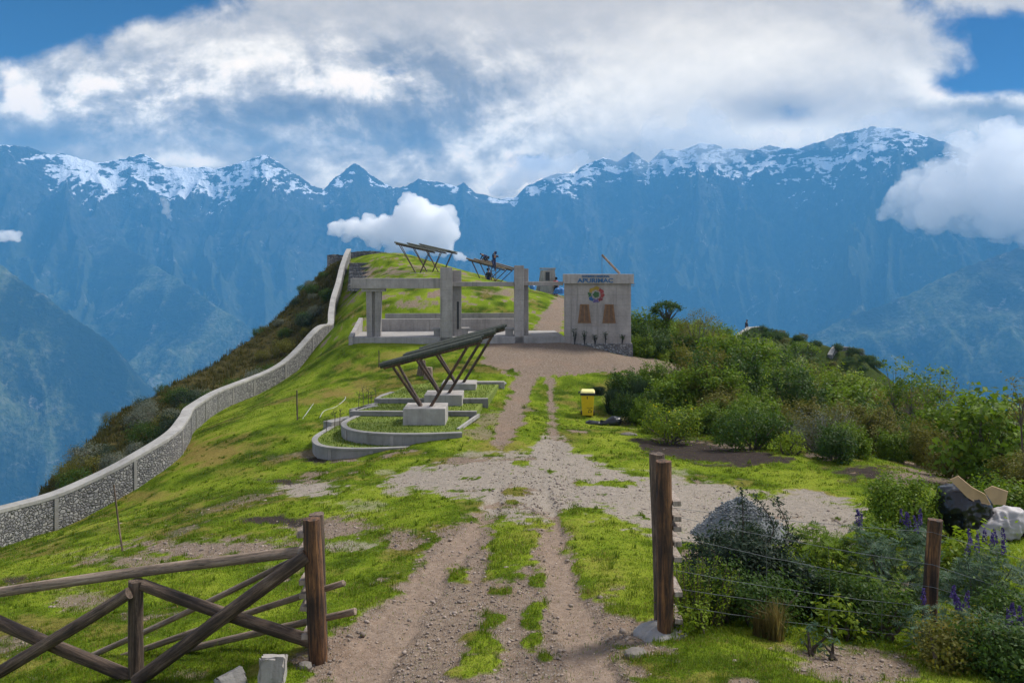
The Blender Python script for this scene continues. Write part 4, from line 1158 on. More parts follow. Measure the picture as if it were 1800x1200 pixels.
# ------------------------------------------------------------------ hilltop things
steps = empty('stone_steps', P(632, 490, 66), 'flight of broad earth and stone steps climbing beside the wall to the hilltop', 'steps')
so_ = Vector(steps.location)
for k in range(9):
    y = 66.3 + k * 1.25
    x = (632 - 900) / FOC * y + 0.25
    z = gz(x, y + 0.6)
    mb = MB(); mb.box((x - so_.x, y + 0.6 - so_.y, z - 0.25 + 0.06 - so_.z), (2.5, 1.25, 0.5)); mb.build('step', M['dry_stone'], steps, bevel=0.03)


def ring_wall(loc, label, rad, h, a0=0, a1=360):
    r = empty('stone_enclosure', loc, label, 'ruin')
    path = [Vector((loc[0] + math.cos(R(a0 + (a1 - a0) * k / 40)) * rad, loc[1] + math.sin(R(a0 + (a1 - a0) * k / 40)) * rad, 0)) for k in range(41)]
    top = [loc[2] + h * (0.72 + 0.28 * math.cos(R((k - 20) * 4.2))) + random.uniform(-0.03, 0.03) for k in range(41)]
    vs, fs = ribbon(path, 0.45, [loc[2] - 1.2] * 41, top)
    mb = MB(); mb.add(rel(vs, loc), fs); mb.build('wall_face', M['dry_stone'], r)
    return r


c = P(652, 453, 84)
ring_wall((c.x, c.y, c.z - 0.5), 'low round dark stone enclosure on the hilltop right of the steps', 2.0, 1.15, 180, 360)
c = P(596, 449, 83.5)
ring_wall((c.x, c.y, c.z - 0.55), 'low curved dark stone wall on the hilltop left of the long wall end', 1.0, 0.62, 170, 350)

tw = P(962, 514, 71)
tower = empty('concrete_tower', (tw.x, tw.y, tw.z - 0.3), 'small unfinished grey concrete tower with a dark opening seen over the lintel', 'tower', rz=R(12))
mb = MB(); mb.prism([(-0.82, -0.7), (0.82, -0.7), (0.82, 0.7), (-0.82, 0.7)], -0.6, 0.9); mb.build('base', M['concrete_light'], tower, bevel=0.02)
mb = MB(); mb.add([(-0.70, -0.6, 0.9), (0.70, -0.6, 0.9), (0.70, 0.6, 0.9), (-0.70, 0.6, 0.9), (-0.50, -0.5, 2.30), (0.56, -0.5, 2.36), (0.56, 0.5, 2.36), (-0.50, 0.5, 2.30)],
       [(0, 3, 2, 1), (4, 5, 6, 7), (0, 1, 5, 4), (1, 2, 6, 5), (2, 3, 7, 6), (3, 0, 4, 7)]); mb.build('shaft', M['concrete'], tower, bevel=0.02)
mb = MB(); mb.box((-0.12, -0.55, 1.75), (0.34, 0.16, 0.75)); mb.build('opening', M['shade_stem_dark'], tower)  # solid dark block stands in for the shade inside an opening
mb = MB(); mb.box((0.03, 0, 2.43), (1.22, 1.12, 0.12)); mb.build('cap_slab', M['concrete_light'], tower, bevel=0.01)
for px, w, lab in ((983, 0.9, 'small blue tarp heap on the grass between tower and hut'), (936, 0.5, 'blue bundle on the grass left of the small tower')):
    c = G(px, 513 if px > 950 else 506)
    c = P(px, 511 if px > 950 else 505, 69); c.z = max(c.z, gz(c.x, c.y) + 0.1)
    mb = MB()
    n = 12
    vs = [(0, 0, 0.34)] + [(math.cos(k * 2 * math.pi / n) * w * 0.5 * random.uniform(0.8, 1.1), math.sin(k * 2 * math.pi / n) * 0.3, 0.14 + random.uniform(-0.05, 0.08)) for k in range(n)] + [(math.cos(k * 2 * math.pi / n) * w * 0.62, math.sin(k * 2 * math.pi / n) * 0.38, -0.25) for k in range(n)]
    mb.add(vs, [(0, 1 + k, 1 + (k + 1) % n) for k in range(n)] + [(1 + k, 1 + n + k, 1 + n + (k + 1) % n, 1 + (k + 1) % n) for k in range(n)])
    tag(mb.build('tarp', M['tarp'], None, loc=c), lab, 'tarp')
# ------------------------------------------------------------------ wooden posts, rails and poles
def log(name, p0, p1, r0, r1, mat, parent=None, n=12, seg=9, wob=0.06, flat=0.0):
    """a round timber built along its own Z from p0 to p1 (world points; a parent is only translated)"""
    p0, p1 = Vector(p0), Vector(p1)
    d = p1 - p0; L = d.length
    ph = random.uniform(0, 6)
    vs, fs = [], []
    for i in range(seg + 1):
        t = i / seg
        r = r0 + (r1 - r0) * t
        bx, by = math.sin(t * 4.2 + ph) * L * 0.0065, math.cos(t * 3.3 + ph) * L * 0.0065
        for k in range(n):
            a = 2 * math.pi * k / n
            rr = r * (1 + wob * math.sin(a * 2 + ph) * 0.6 + wob * math.sin(a * 3 + ph * 2 + t * 2) * 0.5 + random.uniform(-wob, wob) * 0.35)
            vs.append((math.cos(a) * rr + bx, math.sin(a) * rr + by, t * L + (random.uniform(-0.006, 0.006) if i in (0, seg) else 0)))
    for i in range(seg):
        for k in range(n):
            k2 = (k + 1) % n
            fs.append((i * n + k, i * n + k2, (i + 1) * n + k2, (i + 1) * n + k))
    # slightly domed, rough-sawn ends
    for base, zc, rev in ((0, -0.004, True), (seg * n, L + 0.006, False)):
        c = len(vs); vs.append((0, 0, zc))
        for k in range(n):
            k2 = (k + 1) % n
            fs.append((c, base + k2, base + k) if rev else (c, base + k, base + k2))
    o = mesh_obj(name, vs, fs, mat, parent, smooth=True, sharp=R(50))
    o.rotation_euler = d.to_track_quat('Z', 'Y').to_euler()
    o.location = p0 - (Vector(parent.location) if parent else Vector((0, 0, 0)))
    return o


def rung(root, c, s, rz, mat):
    o = MB(); o.box((0, 0, 0), s)
    x = o.build('rung', mat, root, bevel=0.006)
    x.location = Vector(c) - Vector(root.location); x.rotation_euler = (random.uniform(-0.05, 0.05), random.uniform(-0.06, 0.06), rz)
    return x


def on(px, py, d, sink=0.0):
    p = P(px, py, d); p.z = gz(p.x, p.y) - sink
    return p


b0 = on(559, 1147, 8.5)
gp = empty('gate_post', b0, 'pair of dark brown posts with short rungs at the right end of the log fence', 'post')
log('log', b0 - Vector((0, 0, 0.3)), P(549, 911, 8.5), 0.100, 0.090, M['log_brown'], gp, 14, 12, 0.07)
log('log', on(566, 1100, 8.86) - Vector((0, 0, 0.3)), P(556, 903, 8.86), 0.093, 0.085, M['log'], gp, 14, 12, 0.07)
for py in (930, 958, 1012, 1034, 1056, 1106):
    c = P(537 + (py - 930) * 0.045, py, 8.66)
    rung(gp, c, (0.10, 0.40, 0.055), R(2), M['plank'])

b1 = on(1167, 1107, 8.4)
gq = empty('gate_post', b1, 'taller pair of brown posts with rungs in a concrete footing right of the track', 'post')
log('log', b1 - Vector((0, 0, 0.1)), P(1168.5, 810, 8.4), 0.088, 0.084, M['log_brown'], gq, 14, 12, 0.06)
log('log', on(1163, 1090, 8.72) - Vector((0, 0, 0.1)), P(1157, 797, 8.72), 0.090, 0.082, M['log'], gq, 14, 12, 0.06)
for py in (876, 903, 920, 945, 972, 1030, 1078):
    c = P(1184 + (py - 876) * 0.015, py, 8.56)
    rung(gq, c, (0.085, 0.42, 0.055), R(-1), M['plank'])
vs, fs = [], []
nu, nv_ = 22, 6
for j in range(nv_ + 1):
    ph = j / nv_ * math.pi / 2
    for k in range(nu):
        a = 2 * math.pi * k / nu
        q = 1 + 0.10 * math.sin(a * 3 + 1) + 0.06 * math.sin(a * 5)
        vs.append((math.cos(a) * 0.315 * q * math.cos(ph * 0.98), 0.08 + math.sin(a) * 0.34 * q * math.cos(ph * 0.98), -0.10 + 0.19 * math.sin(ph) + random.uniform(-0.008, 0.008)))
fs = [(j * nu + k, j * nu + (k + 1) % nu, (j + 1) * nu + (k + 1) % nu, (j + 1) * nu + k) for j in range(nv_) for k in range(nu)]
fs.append(tuple(nv_ * nu + k for k in range(nu)))
mesh_obj('footing', vs, fs, M['concrete_light'], gq, smooth=True)

fo = P(238, 1100, 8.6)
fence = empty('log_fence', (fo.x, fo.y, gz(fo.x, fo.y)), 'rustic log fence with crossed braces under one long pale rail', 'fence')
log('rail', P(536, 968, 8.58), P(-170, 1067, 8.86), 0.058, 0.052, M['log_pale'], fence, 12, 16)
log('upright', on(240, 1195, 8.6, 0.2), P(239, 1020, 8.6), 0.080, 0.078, M['log'], fence, 12, 8)
log('brace', P(250, 1026, 8.60), P(549, 1129, 8.52), 0.064, 0.072, M['log'], fence, 12, 12)
log('brace', P(541, 978, 8.44), P(238, 1195, 8.42), 0.074, 0.075, M['log'], fence, 12, 12)
log('brace', P(228, 1040, 8.50), P(-70, 1222, 8.46), 0.066, 0.07, M['log'], fence, 12, 12)
log('brace', P(-60, 1064, 8.64), P(240, 1197, 8.60), 0.066, 0.072, M['log'], fence, 12, 12)
for (a, b, r, lab) in (((604, 1028, 8.66), (150, 1172, 9.5), 0.036, 'thin pole through the post rungs with its cut end sticking out higher on the right'),
                       ((624, 1071, 8.68), (95, 1205, 9.6), 0.038, 'thin pole through the post rungs with its cut end sticking out lower on the right'),
                       ((528, 978, 8.74), (60, 1196, 9.7), 0.036, 'thin pole leaning up behind the log fence parallel to its long brace')):
    p0, p1 = P(*b), P(*a)
    p0.z = min(p0.z, gz(p0.x, p0.y) + 0.03)
    o = log('wooden_pole', p0, p1, r, r * 0.95, M['log_pale'], None, 10, 12)
    tag(o, lab, 'pole', 'loose bars behind the log fence')

# wire fence on the right: post and strands
f0 = on(1632, 1142, 9.0)
fp = log('fence_post', f0 - Vector((0, 0, 0.35)), P(1643, 913, 9.0), 0.080, 0.076, M['log_brown'], None, 14, 12, 0.06)
tag(fp, 'single reddish brown fence post standing among the lupins on the right', 'post')
wf = empty('wire_fence', f0, 'thin wire fence strands sagging between the posts in front of the shrubs', 'fence')
for (y0, y1, y2, s) in ((905, 1022, 1062, .03), (940, 1062, 1090, .03), (1000, 1096, 1110, .04), (1032, 1118, 1140, .03), (1062, 1150, 1175, .03), (892, 965, 1000, 0.02)):
    a, b, c = P(1180, y0, 8.42), P(1640, y1 - 30, 8.92), P(1860, y2, 9.2)
    pts = [a.lerp(b, t / 14) - Vector((0, 0, s * 4 * (t / 14) * (1 - t / 14) + random.uniform(-.004, .004))) for t in range(15)] + [b.lerp(c, t / 5) - Vector((0, 0, 0.04 * (t / 5) * (1 - t / 5))) for t in range(1, 6)]
    mb = MB(); mb.tube([p - f0 for p in pts], 0.0024, 5); mb.build('wire_strand', M['wire'], wf)
for px in (1340, 1450, 1545):
    t = (px - 1180) / 460
    a, b = P(1180, 905, 8.42).lerp(P(1640, 992, 8.92), t), P(1180, 1062, 8.42).lerp(P(1640, 1120, 8.92), t)
    mb = MB(); mb.tube([a - f0, (a + b) / 2 - f0 + Vector((0.01, 0, 0)), b - f0], 0.0018, 5); mb.build('wire_stay', M['wire'], wf)

# ------------------------------------------------------------------ blocks and stones by the fence
def rough_block(name, loc, size, rot, label, mat, cat='block', jit=0.012):
    bm = bmesh.new()
    bmesh.ops.create_cube(bm, size=1.0)
    bmesh.ops.bevel(bm, geom=bm.edges[:], offset=0.06, segments=2, affect='EDGES')
    bmesh.ops.subdivide_edges(bm, edges=bm.edges[:], cuts=2, use_grid_fill=True)
    for v in bm.verts:
        v.co = Vector((v.co.x * size[0], v.co.y * size[1], v.co.z * size[2])) + Vector((random.gauss(0, jit), random.gauss(0, jit), random.gauss(0, jit))) * 0.5
    me = bpy.data.meshes.new(name); bm.to_mesh(me); bm.free()
    me.materials.append(mat)
    for p in me.polygons: p.use_smooth = True
    me.set_sharp_from_angle(angle=R(35))
    o = bpy.data.objects.new(name, me); COL.objects.link(o)
    o.location = loc; o.rotation_euler = rot
    return tag(o, label, cat)


c = on(480, 1168, 8.0); rough_block('concrete_block', c + Vector((0, 0, 0.125)), (0.25, 0.17, 0.27), (R(-14), 0, R(4)), 'squarish grey concrete block standing upright on the grass near the fence post', M['concrete_smooth'])
c = on(406, 1165, 8.05); rough_block('concrete_block', c + Vector((0, 0, 0.07)), (0.26, 0.22, 0.19), (R(-26), R(-12), R(38)), 'tilted grey concrete block lying on the grass under the fence brace', M['concrete_smooth'])


def stone(loc, size, label, mat=None, cat='stone', seed=0, rz=0.0, sub=2):
    bm = bmesh.new()
    bmesh.ops.create_icosphere(bm, subdivisions=sub, radius=1.0)
    for v in bm.verts:
        k = 1 + 0.28 * float(fbm(v.co.x * 1.3 + seed, v.co.y * 1.3 + v.co.z * 0.9, 3, seed))
        v.co = Vector((v.co.x * size[0] * k, v.co.y * size[1] * k, v.co.z * size[2] * k))
    me = bpy.data.meshes.new('stone'); bm.to_mesh(me); bm.free()
    me.materials.append(mat or M['stone'])
    o = bpy.data.objects.new('stone', me); COL.objects.link(o)
    o.location = loc; o.rotation_euler = (0, 0, rz)
    return tag(o, label, cat)


stone(on(324, 1190, 7.9, -0.01), (0.14, 0.11, 0.035), 'flat brownish stone lying in the grass below the fence upright', seed=3)
stone(on(537, 1140, 8.3, -0.02), (0.07, 0.06, 0.05), 'small pinkish stone at the foot of the dark fence posts', seed=4)
stone(G(878, 677) + Vector((0, 0, 0.08)), (0.32, 0.2, 0.12), 'pale flat stone on the grass right of the third shelter footing', M['concrete_light'], seed=5)
stone(G(1105, 765) + Vector((0, 0, 0.0)), (0.3, 0.2, 0.12), 'low brown stone at the near end of the dark soil patch', seed=6)
stone(G(1118, 1150) + Vector((0, 0, 0.01)), (0.12, 0.10, 0.05), 'flat brown stone in the dirt below the right gate footing', seed=8)
stone(G(1080, 402 + 200) + Vector((0, 0, 0.02)), (0.25, 0.2, 0.1), 'small stone on the bare ground before the hut plinth', seed=9)

# thin stakes
def stake(px, py, top, d, label, r=0.018, lean=(0, 0), mat='log'):
    p0 = on(px, py, d); p1 = P(px + lean[0], top, d)
    o = log('stake', p0 - Vector((0, 0, 0.2)), p1, r, r * 0.8, M[mat], None, 7, 8, 0.1)
    return tag(o, label, 'stake')


w0 = G(218, 968)
stake(218, 968, 852, w0.y, 'thin leaning rusty stake on the grass before the near stretch of stone wall', 0.020, (-18, 0))
w0 = G(523, 738)
stake(523, 738, 686, w0.y, 'dark thin stake on the lawn left of the terraced beds', 0.035, (-1, 0))
w0 = G(667, 642)
stake(666, 646, 616, G(666, 646).y, 'short thin stake on the lawn beyond the shelter roof end', 0.03)
w0 = G(1163, 657)
stake(1163, 657, 641, w0.y, 'short grey stake on the bare edge below the hut', 0.05, mat='log_pale')


def hose(pix, label, r=0.013, lift=0.02):
    pts = []
    for (px, py) in pix:
        g = G(px, py); pts.append(g + Vector((0, 0, lift)))
    pts = catmull(pts, 5)
    o0 = pts[0].copy()
    mb = MB(); mb.tube([p - o0 for p in pts], r, 7)
    return tag(mb.build('hose', M['white_plastic'], None, smooth=True, loc=o0), label, 'hose')


hose([(532, 737), (541, 724), (551, 710)], 'short straight white pipe on the lawn beside the dark stake')
hose([(562, 735), (570, 723), (590, 716), (606, 703), (607, 698)], 'curved white hose trailing over the lawn towards the beds')

# two brown stumps on the lawn under the shelter
for (px, py, h, r, lab) in ((741, 659, 0.72, 0.20, 'taller dark tree stump on the lawn behind the shelter struts'), (753, 666, 0.55, 0.19, 'shorter brown tree stump on the lawn behind the shelter struts')):
    g = G(px, py)
    st = empty('tree_stump', g, lab, 'stump')
    log('trunk', g - Vector((0, 0, 0.15)), g + Vector((0.03, 0, h)), r * 1.25, r * 0.85, M['log'] if h > .6 else M['log_pale'], st, 12, 6, 0.16)

# ------------------------------------------------------------------ the yellow bin
bb = G(1033, 731)
wb = empty('wheelie_bin', bb, 'yellow wheeled recycling bin with black rim standing on the grass', 'bin', rz=R(-6))


def taper_box(mbx, b, t, z0, z1, mi=0):
    (bw, bd), (tw, td) = b, t
    mbx.add([(-bw / 2, -bd / 2, z0), (bw / 2, -bd / 2, z0), (bw / 2, bd / 2, z0), (-bw / 2, bd / 2, z0), (-tw / 2, -td / 2, z1), (tw / 2, -td / 2, z1), (tw / 2, td / 2, z1), (-tw / 2, td / 2, z1)],
            [(0, 3, 2, 1), (4, 5, 6, 7), (0, 1, 5, 4), (1, 2, 6, 5), (2, 3, 7, 6), (3, 0, 4, 7)], mi)


mb = MB(); taper_box(mb, (0.44, 0.50), (0.54, 0.66), 0.05, 0.93); mb.build('body', M['bin_yellow'], wb, bevel=0.03)
mb = MB(); taper_box(mb, (0.60, 0.72), (0.62, 0.74), 0.90, 1.0); mb.build('rim', M['bin_rim'], wb, bevel=0.015)
mb = MB(); taper_box(mb, (0.61, 0.74), (0.50, 0.6), 1.002, 1.09); mb.build('lid', M['bin_lid'], wb, bevel=0.025)
mb = MB(); mb.tube([(-0.25, 0.36, 0.95), (-0.38, 0.40, 0.93), (-0.38, 0.40, 0.86)], 0.035, 8); mb.build('handle', M['bin_rim'], wb, smooth=True)
for sx in (-1, 1):
    mb = MB(); mb.tube([(sx * 0.235, 0.22, 0.10), (sx * 0.29, 0.22, 0.10)], 0.10, 14); mb.build('wheel', M['bin_rim'], wb)
# three chasing arrows and the words on the front, flush on the tapered face
tilt = math.atan2(0.08, 0.88)
def on_front(u, z, out=0.006):
    y = -(0.25 + 0.08 * (z - 0.05) / 0.88) - out
    return Vector((u, y, z))
mb = MB()
for k in range(3):
    a = R(90 + 120 * k)
    cx, cz, rr = 0.09, 0.25, 0.085
    def q(ang, rad):
        return on_front(cx + math.cos(ang) * rad, cz + math.sin(ang) * rad)
    A0, A1 = a - R(44), a + R(20)
    ring_ = [q(A0, rr * 0.78), q((A0 + A1) / 2, rr * 1.0), q(A1, rr * 0.9), q(A1, rr * 1.15), q(A1 + R(34), rr * 0.75), q(A1, rr * 0.36), q(A1, rr * 0.58), q((A0 + A1) / 2, rr * 0.62), q(A0, rr * 0.5)]
    mb.add(ring_, [tuple(range(len(ring_)))])
mb.build('recycling_mark', M['black_print'], wb)
text_mesh('lettering', 'RECICLABLE', 0.06, M['black_print'], wb, on_front(0.09, 0.375, 0.004), (R(90) - tilt, 0, 0), width=0.24, extrude=0.001, bold=0.002)
mb = MB()
z = [on_front(-0.03, 0.86), on_front(0.01, 0.86), on_front(-0.005, 0.80), on_front(0.015, 0.80), on_front(-0.03, 0.70), on_front(-0.015, 0.77), on_front(-0.035, 0.77)]
mb.add(z, [tuple(range(7))]); mb.build('warning_mark', M['black_print'], wb)


# ------------------------------------------------------------------ bags and rubbish
def blob_mesh(name, lumps, mat, loc, seed=1, wr=0.06, res=0.05, freq=3.0, label=None, cat=None, parent=None):
    """one crumpled bag: metaball-like union of lumps sampled on a sphere-cast grid, with sharp creases"""
    bm = bmesh.new()
    bmesh.ops.create_icosphere(bm, subdivisions=5, radius=1.0)
    c = sum((Vector(l[0]) for l in lumps), Vector()) / len(lumps)
    for v in bm.verts:
        dirv = v.co.normalized()
        r = 0.02
        lo, hi = 0.0, 2.5
        for _ in range(16):
            mid = (lo + hi) / 2
            p = c + dirv * mid
            s = 0
            for (o, rad) in lumps:
                o = Vector(o)
                dd = sum(((p[i] - o[i]) / rad[i]) ** 2 for i in range(3))
                s += math.exp(-2.0 * (dd - 1))
            if s > 1: lo = mid
            else: hi = mid
        p = c + dirv * lo
        n = float(ridged(p.x * freq + seed, p.y * freq + p.z * freq * 0.8, 3, seed)) - 0.5
        n2 = float(ridged(p.z * freq * 1.7 + seed, p.x * freq * 1.3 - p.y, 2, seed + 5)) - 0.5
        v.co = p + dirv * wr * (n + 0.7 * n2)
    me = bpy.data.meshes.new(name); bm.to_mesh(me); bm.free()
    me.materials.append(mat)
    for p in me.polygons: p.use_smooth = True
    o = bpy.data.objects.new(name, me); COL.objects.link(o)
    o.location = loc
    if parent: o.parent = parent
    if label: tag(o, label, cat)
    return o


g = G(1062, 748)
blob_mesh('rubbish_bag', [((-0.55, 0, 0.10), (0.22, 0.2, 0.13)), ((-0.25, 0.02, 0.08), (0.22, 0.16, 0.10)), ((0.1, 0, 0.10), (0.24, 0.18, 0.12)), ((0.42, 0, 0.18), (0.28, 0.26, 0.22))], M['bag_black'], g, 3, 0.11, freq=4.5, label='black plastic rubbish bag lying flat on the grass beside the yellow bin', cat='bag')

tg = P(1695, 925, 13.3); tg.z = gz(tg.x, tg.y)
blob_mesh('rubbish_bag', [((-0.05, 0, 0.38), (0.36, 0.34, 0.36)), ((-0.18, 0, 0.62), (0.26, 0.26, 0.22)), ((0.12, 0, 0.50), (0.30, 0.3, 0.26))], M['bag_black'], tg, 8, 0.10, freq=3.5, label='full black rubbish bag with cardboard sticking out at the thicket edge', cat='bag')
blob_mesh('sack', [((0.0, 0, 0.22), (0.36, 0.3, 0.24)), ((0.2, 0, 0.34), (0.26, 0.24, 0.2)), ((-0.25, -0.05, 0.12), (0.2, 0.2, 0.15))], M['sack_white'], tg + Vector((0.46, -0.18, 0.0)), 15, 0.09, freq=3.0, label='crumpled white sack leaning against the full black rubbish bag', cat='sack')
for (pts, th, lab) in ((((-0.30, 0.80), (-0.20, 0.86), (-0.04, 0.70), (0.12, 0.60), (0.20, 0.44), (0.06, 0.43), (-0.10, 0.55)), 0.012, 'long curved cardboard flap rising out of the black rubbish bag'),
                      (((0.10, 0.66), (0.22, 0.72), (0.46, 0.62), (0.42, 0.42), (0.24, 0.44)), 0.012, 'square brown cardboard piece behind the curved cardboard flap')):
    k = 0 if 'curved' in lab else 1
    mb = MB(); n = len(pts)
    vs = [(x * 1.25, -0.36 + 0.16 * k + 0.25 * abs(x - 0.1), 0.1 + z * 1.08) for x, z in pts]
    vs += [(v[0] + 0.01, v[1] + th, v[2] + 0.004) for v in vs]
    mb.add(vs, [tuple(range(n)), tuple(range(2 * n - 1, n - 1, -1))] + [(i, (i + 1) % n, n + (i + 1) % n, n + i) for i in range(n)])
    tag(mb.build('cardboard', M['card'], None, loc=tg + Vector((0, 0.02, 0.05))), lab, 'cardboard')
blob_mesh('cloth_heap', [((0, 0, 0.08), (0.26, 0.2, 0.12)), ((0.25, 0, 0.12), (0.2, 0.16, 0.12))], M['cloth_purple'], P(1786, 935, 13.2), 21, 0.07, label='dark purple rag on the ground right of the white sack', cat='cloth')

# ------------------------------------------------------------------ gravel heap
gc = P(1302, 940, 14.6); gc.z = gz(gc.x, gc.y)
heap = empty('gravel_heap', gc, 'conical heap of grey gravel on the pale ground behind the shrubs', 'heap')
nu, nv_ = 60, 22
vs = []
for j in range(nv_ + 1):
    t = j / nv_
    for k in range(nu):
        a = 2 * math.pi * k / nu
        rr = 1.02 * (1 - t) * (1 + 0.12 * math.sin(a * 2 + 1) + 0.06 * math.sin(a * 5))
        x, y = math.cos(a) * rr * 1.0, math.sin(a) * rr * 0.8
        zz = 0.80 * (0.55 * math.sin(min(1.0, t * 1.06) * math.pi / 2) ** 1.3 + 0.5 * t) - 0.12 + 0.05 * float(fbm(x * 3, y * 3, 3, 77))
        vs.append((x, y, zz))
fs = [(j * nu + k, j * nu + (k + 1) % nu, (j + 1) * nu + (k + 1) % nu, (j + 1) * nu + k) for j in range(nv_) for k in range(nu)]
mesh_obj('heap_body', vs, fs, M['gravel'], heap, smooth=True)
HEAP_V = np.array(vs)


# loose stones: many small faceted lumps in one mesh --------------------------------
def lumps_mesh(name, pts, sizes, mat, parent=None, seed=5):
    r = np.random.default_rng(seed)
    bm = bmesh.new(); bmesh.ops.create_icosphere(bm, subdivisions=1, radius=1.0)
    bv = np.array([v.co[:] for v in bm.verts]); bf = np.array([[v.index for v in f.verts] for f in bm.faces]); bm.free()
    n = len(pts)
    sc = sizes[:, None, None] * (np.array([1.0, 0.85, 0.6]) * r.uniform(0.7, 1.25, (n, 3)))[:, None, :]
    a = r.uniform(0, 6.28, n); ca, sa = np.cos(a), np.sin(a)
    v = bv[None] * (1 + r.uniform(-0.22, 0.22, (n, len(bv), 1))) * sc
    x = v[..., 0] * ca[:, None] - v[..., 1] * sa[:, None]; y = v[..., 0] * sa[:, None] + v[..., 1] * ca[:, None]
    v = np.stack([x, y, v[..., 2]], -1) + np.asarray(pts)[:, None, :]
    f = bf[None] + (np.arange(n) * len(bv))[:, None, None]
    return mesh_obj(name, v.reshape(-1, 3), f.reshape(-1, 3), mat, parent)


k = rng.integers(0, len(vs), 2600)
hp = HEAP_V[k] + rng.normal(0, 0.03, (2600, 3)) * np.array([1, 1, 0.4])
tag(lumps_mesh('gravel', hp, rng.uniform(0.012, 0.03, 2600), M['pebble_grey'], heap), kind='stuff')
heap.children[-1]['kind'] = 'stuff'

# pebbles strewn over the bare ground
n = 60000
aa = rng.uniform(R(-36), R(36), n); dd = np.exp(rng.uniform(math.log(6.3), math.log(27), n))
X, Y = np.sin(aa) * dd, np.cos(aa) * dd
Z = ground(X, Y)
mk = masks(X, Y, Z)
keep = (rng.uniform(0, 1, n) < (mk['dirt'] * 0.5 + mk['pale'] * 0.4) * (1 - mk['thick']) * (1 - 0.8 * mk['rut']) + 0.008)
X, Y, Z = X[keep], Y[keep], Z[keep]
sz = np.exp(rng.normal(math.log(0.0092), 0.55, len(X))) * np.clip(Y / 9, 0.8, 1.6)
sz = np.clip(sz, 0.005, 0.055)
tag(lumps_mesh('pebbles', np.stack([X, Y, Z - 0.02 * mk['dirt'][keep]], -1), sz, M['pebble']), kind='stuff')


# ------------------------------------------------------------------ people (far off on the hilltop)
def skin_mesh(name, joints, bones, mat, parent, sub=2, smooth=True, loc=None):
    bm = bmesh.new()
    sl = bm.verts.layers.skin.verify()
    bv = []
    for i, (p, r) in enumerate(joints):
        v = bm.verts.new(p); bv.append(v)
        v[sl].radius = (r, r) if isinstance(r, (int, float)) else r
        v[sl].use_root = (i == 0)
    for a, b in bones:
        bm.edges.new((bv[a], bv[b]))
    me = bpy.data.meshes.new(name); bm.to_mesh(me); bm.free()
    me.materials.append(mat)
    o = bpy.data.objects.new(name, me); COL.objects.link(o)
    o.parent = parent
    md = o.modifiers.new('skin', 'SKIN'); md.use_smooth_shade = True
    s = o.modifiers.new('sub', 'SUBSURF'); s.levels = sub; s.render_levels = sub
    return o


POSES = {
 # pelvis, chest, neck, head, then L/R shoulder elbow hand, L/R hip knee ankle toe
 'stand': dict(pel=(0, 0, .92), che=(0, 0, 1.28), nek=(0, 0, 1.46), hed=(0, -.03, 1.62), ls=(-.19, 0, 1.38), le=(-.26, -.02, 1.12), lh=(-.24, -.12, .90), rs=(.19, 0, 1.38), re=(.27, -.02, 1.12), rh=(.25, -.1, .9),
               lp=(-.10, 0, .90), lk=(-.11, -.03, .48), la=(-.11, .02, .08), lt=(-.12, -.14, .03), rp=(.10, 0, .90), rk=(.12, -.02, .48), ra=(.13, .03, .08), rt=(.14, -.13, .03)),
 'climb': dict(pel=(0, 0, .95), che=(.05, -.10, 1.30), nek=(.07, -.14, 1.47), hed=(.08, -.18, 1.62), ls=(-.13, -.1, 1.40), le=(-.2, -.34, 1.5), lh=(-.14, -.5, 1.66), rs=(.24, -.1, 1.40), re=(.3, -.34, 1.3), rh=(.22, -.5, 1.42),
               lp=(-.10, 0, .92), lk=(-.13, -.26, .62), la=(-.12, -.12, .24), lt=(-.12, -.28, .2), rp=(.10, 0, .92), rk=(.12, -.05, .48), ra=(.13, .06, .08), rt=(.13, -.1, .03)),
 'crouch': dict(pel=(0, .12, .42), che=(0, -.22, .62), nek=(0, -.38, .66), hed=(0, -.50, .70), ls=(-.19, -.28, .62), le=(-.27, -.42, .40), lh=(-.2, -.56, .16), rs=(.19, -.28, .62), re=(.28, -.44, .38), rh=(.2, -.6, .14),
                lp=(-.10, .12, .40), lk=(-.18, -.22, .36), la=(-.16, .08, .08), lt=(-.17, -.1, .03), rp=(.10, .12, .40), rk=(.19, -.20, .36), ra=(.17, .1, .08), rt=(.18, -.08, .03)),
}


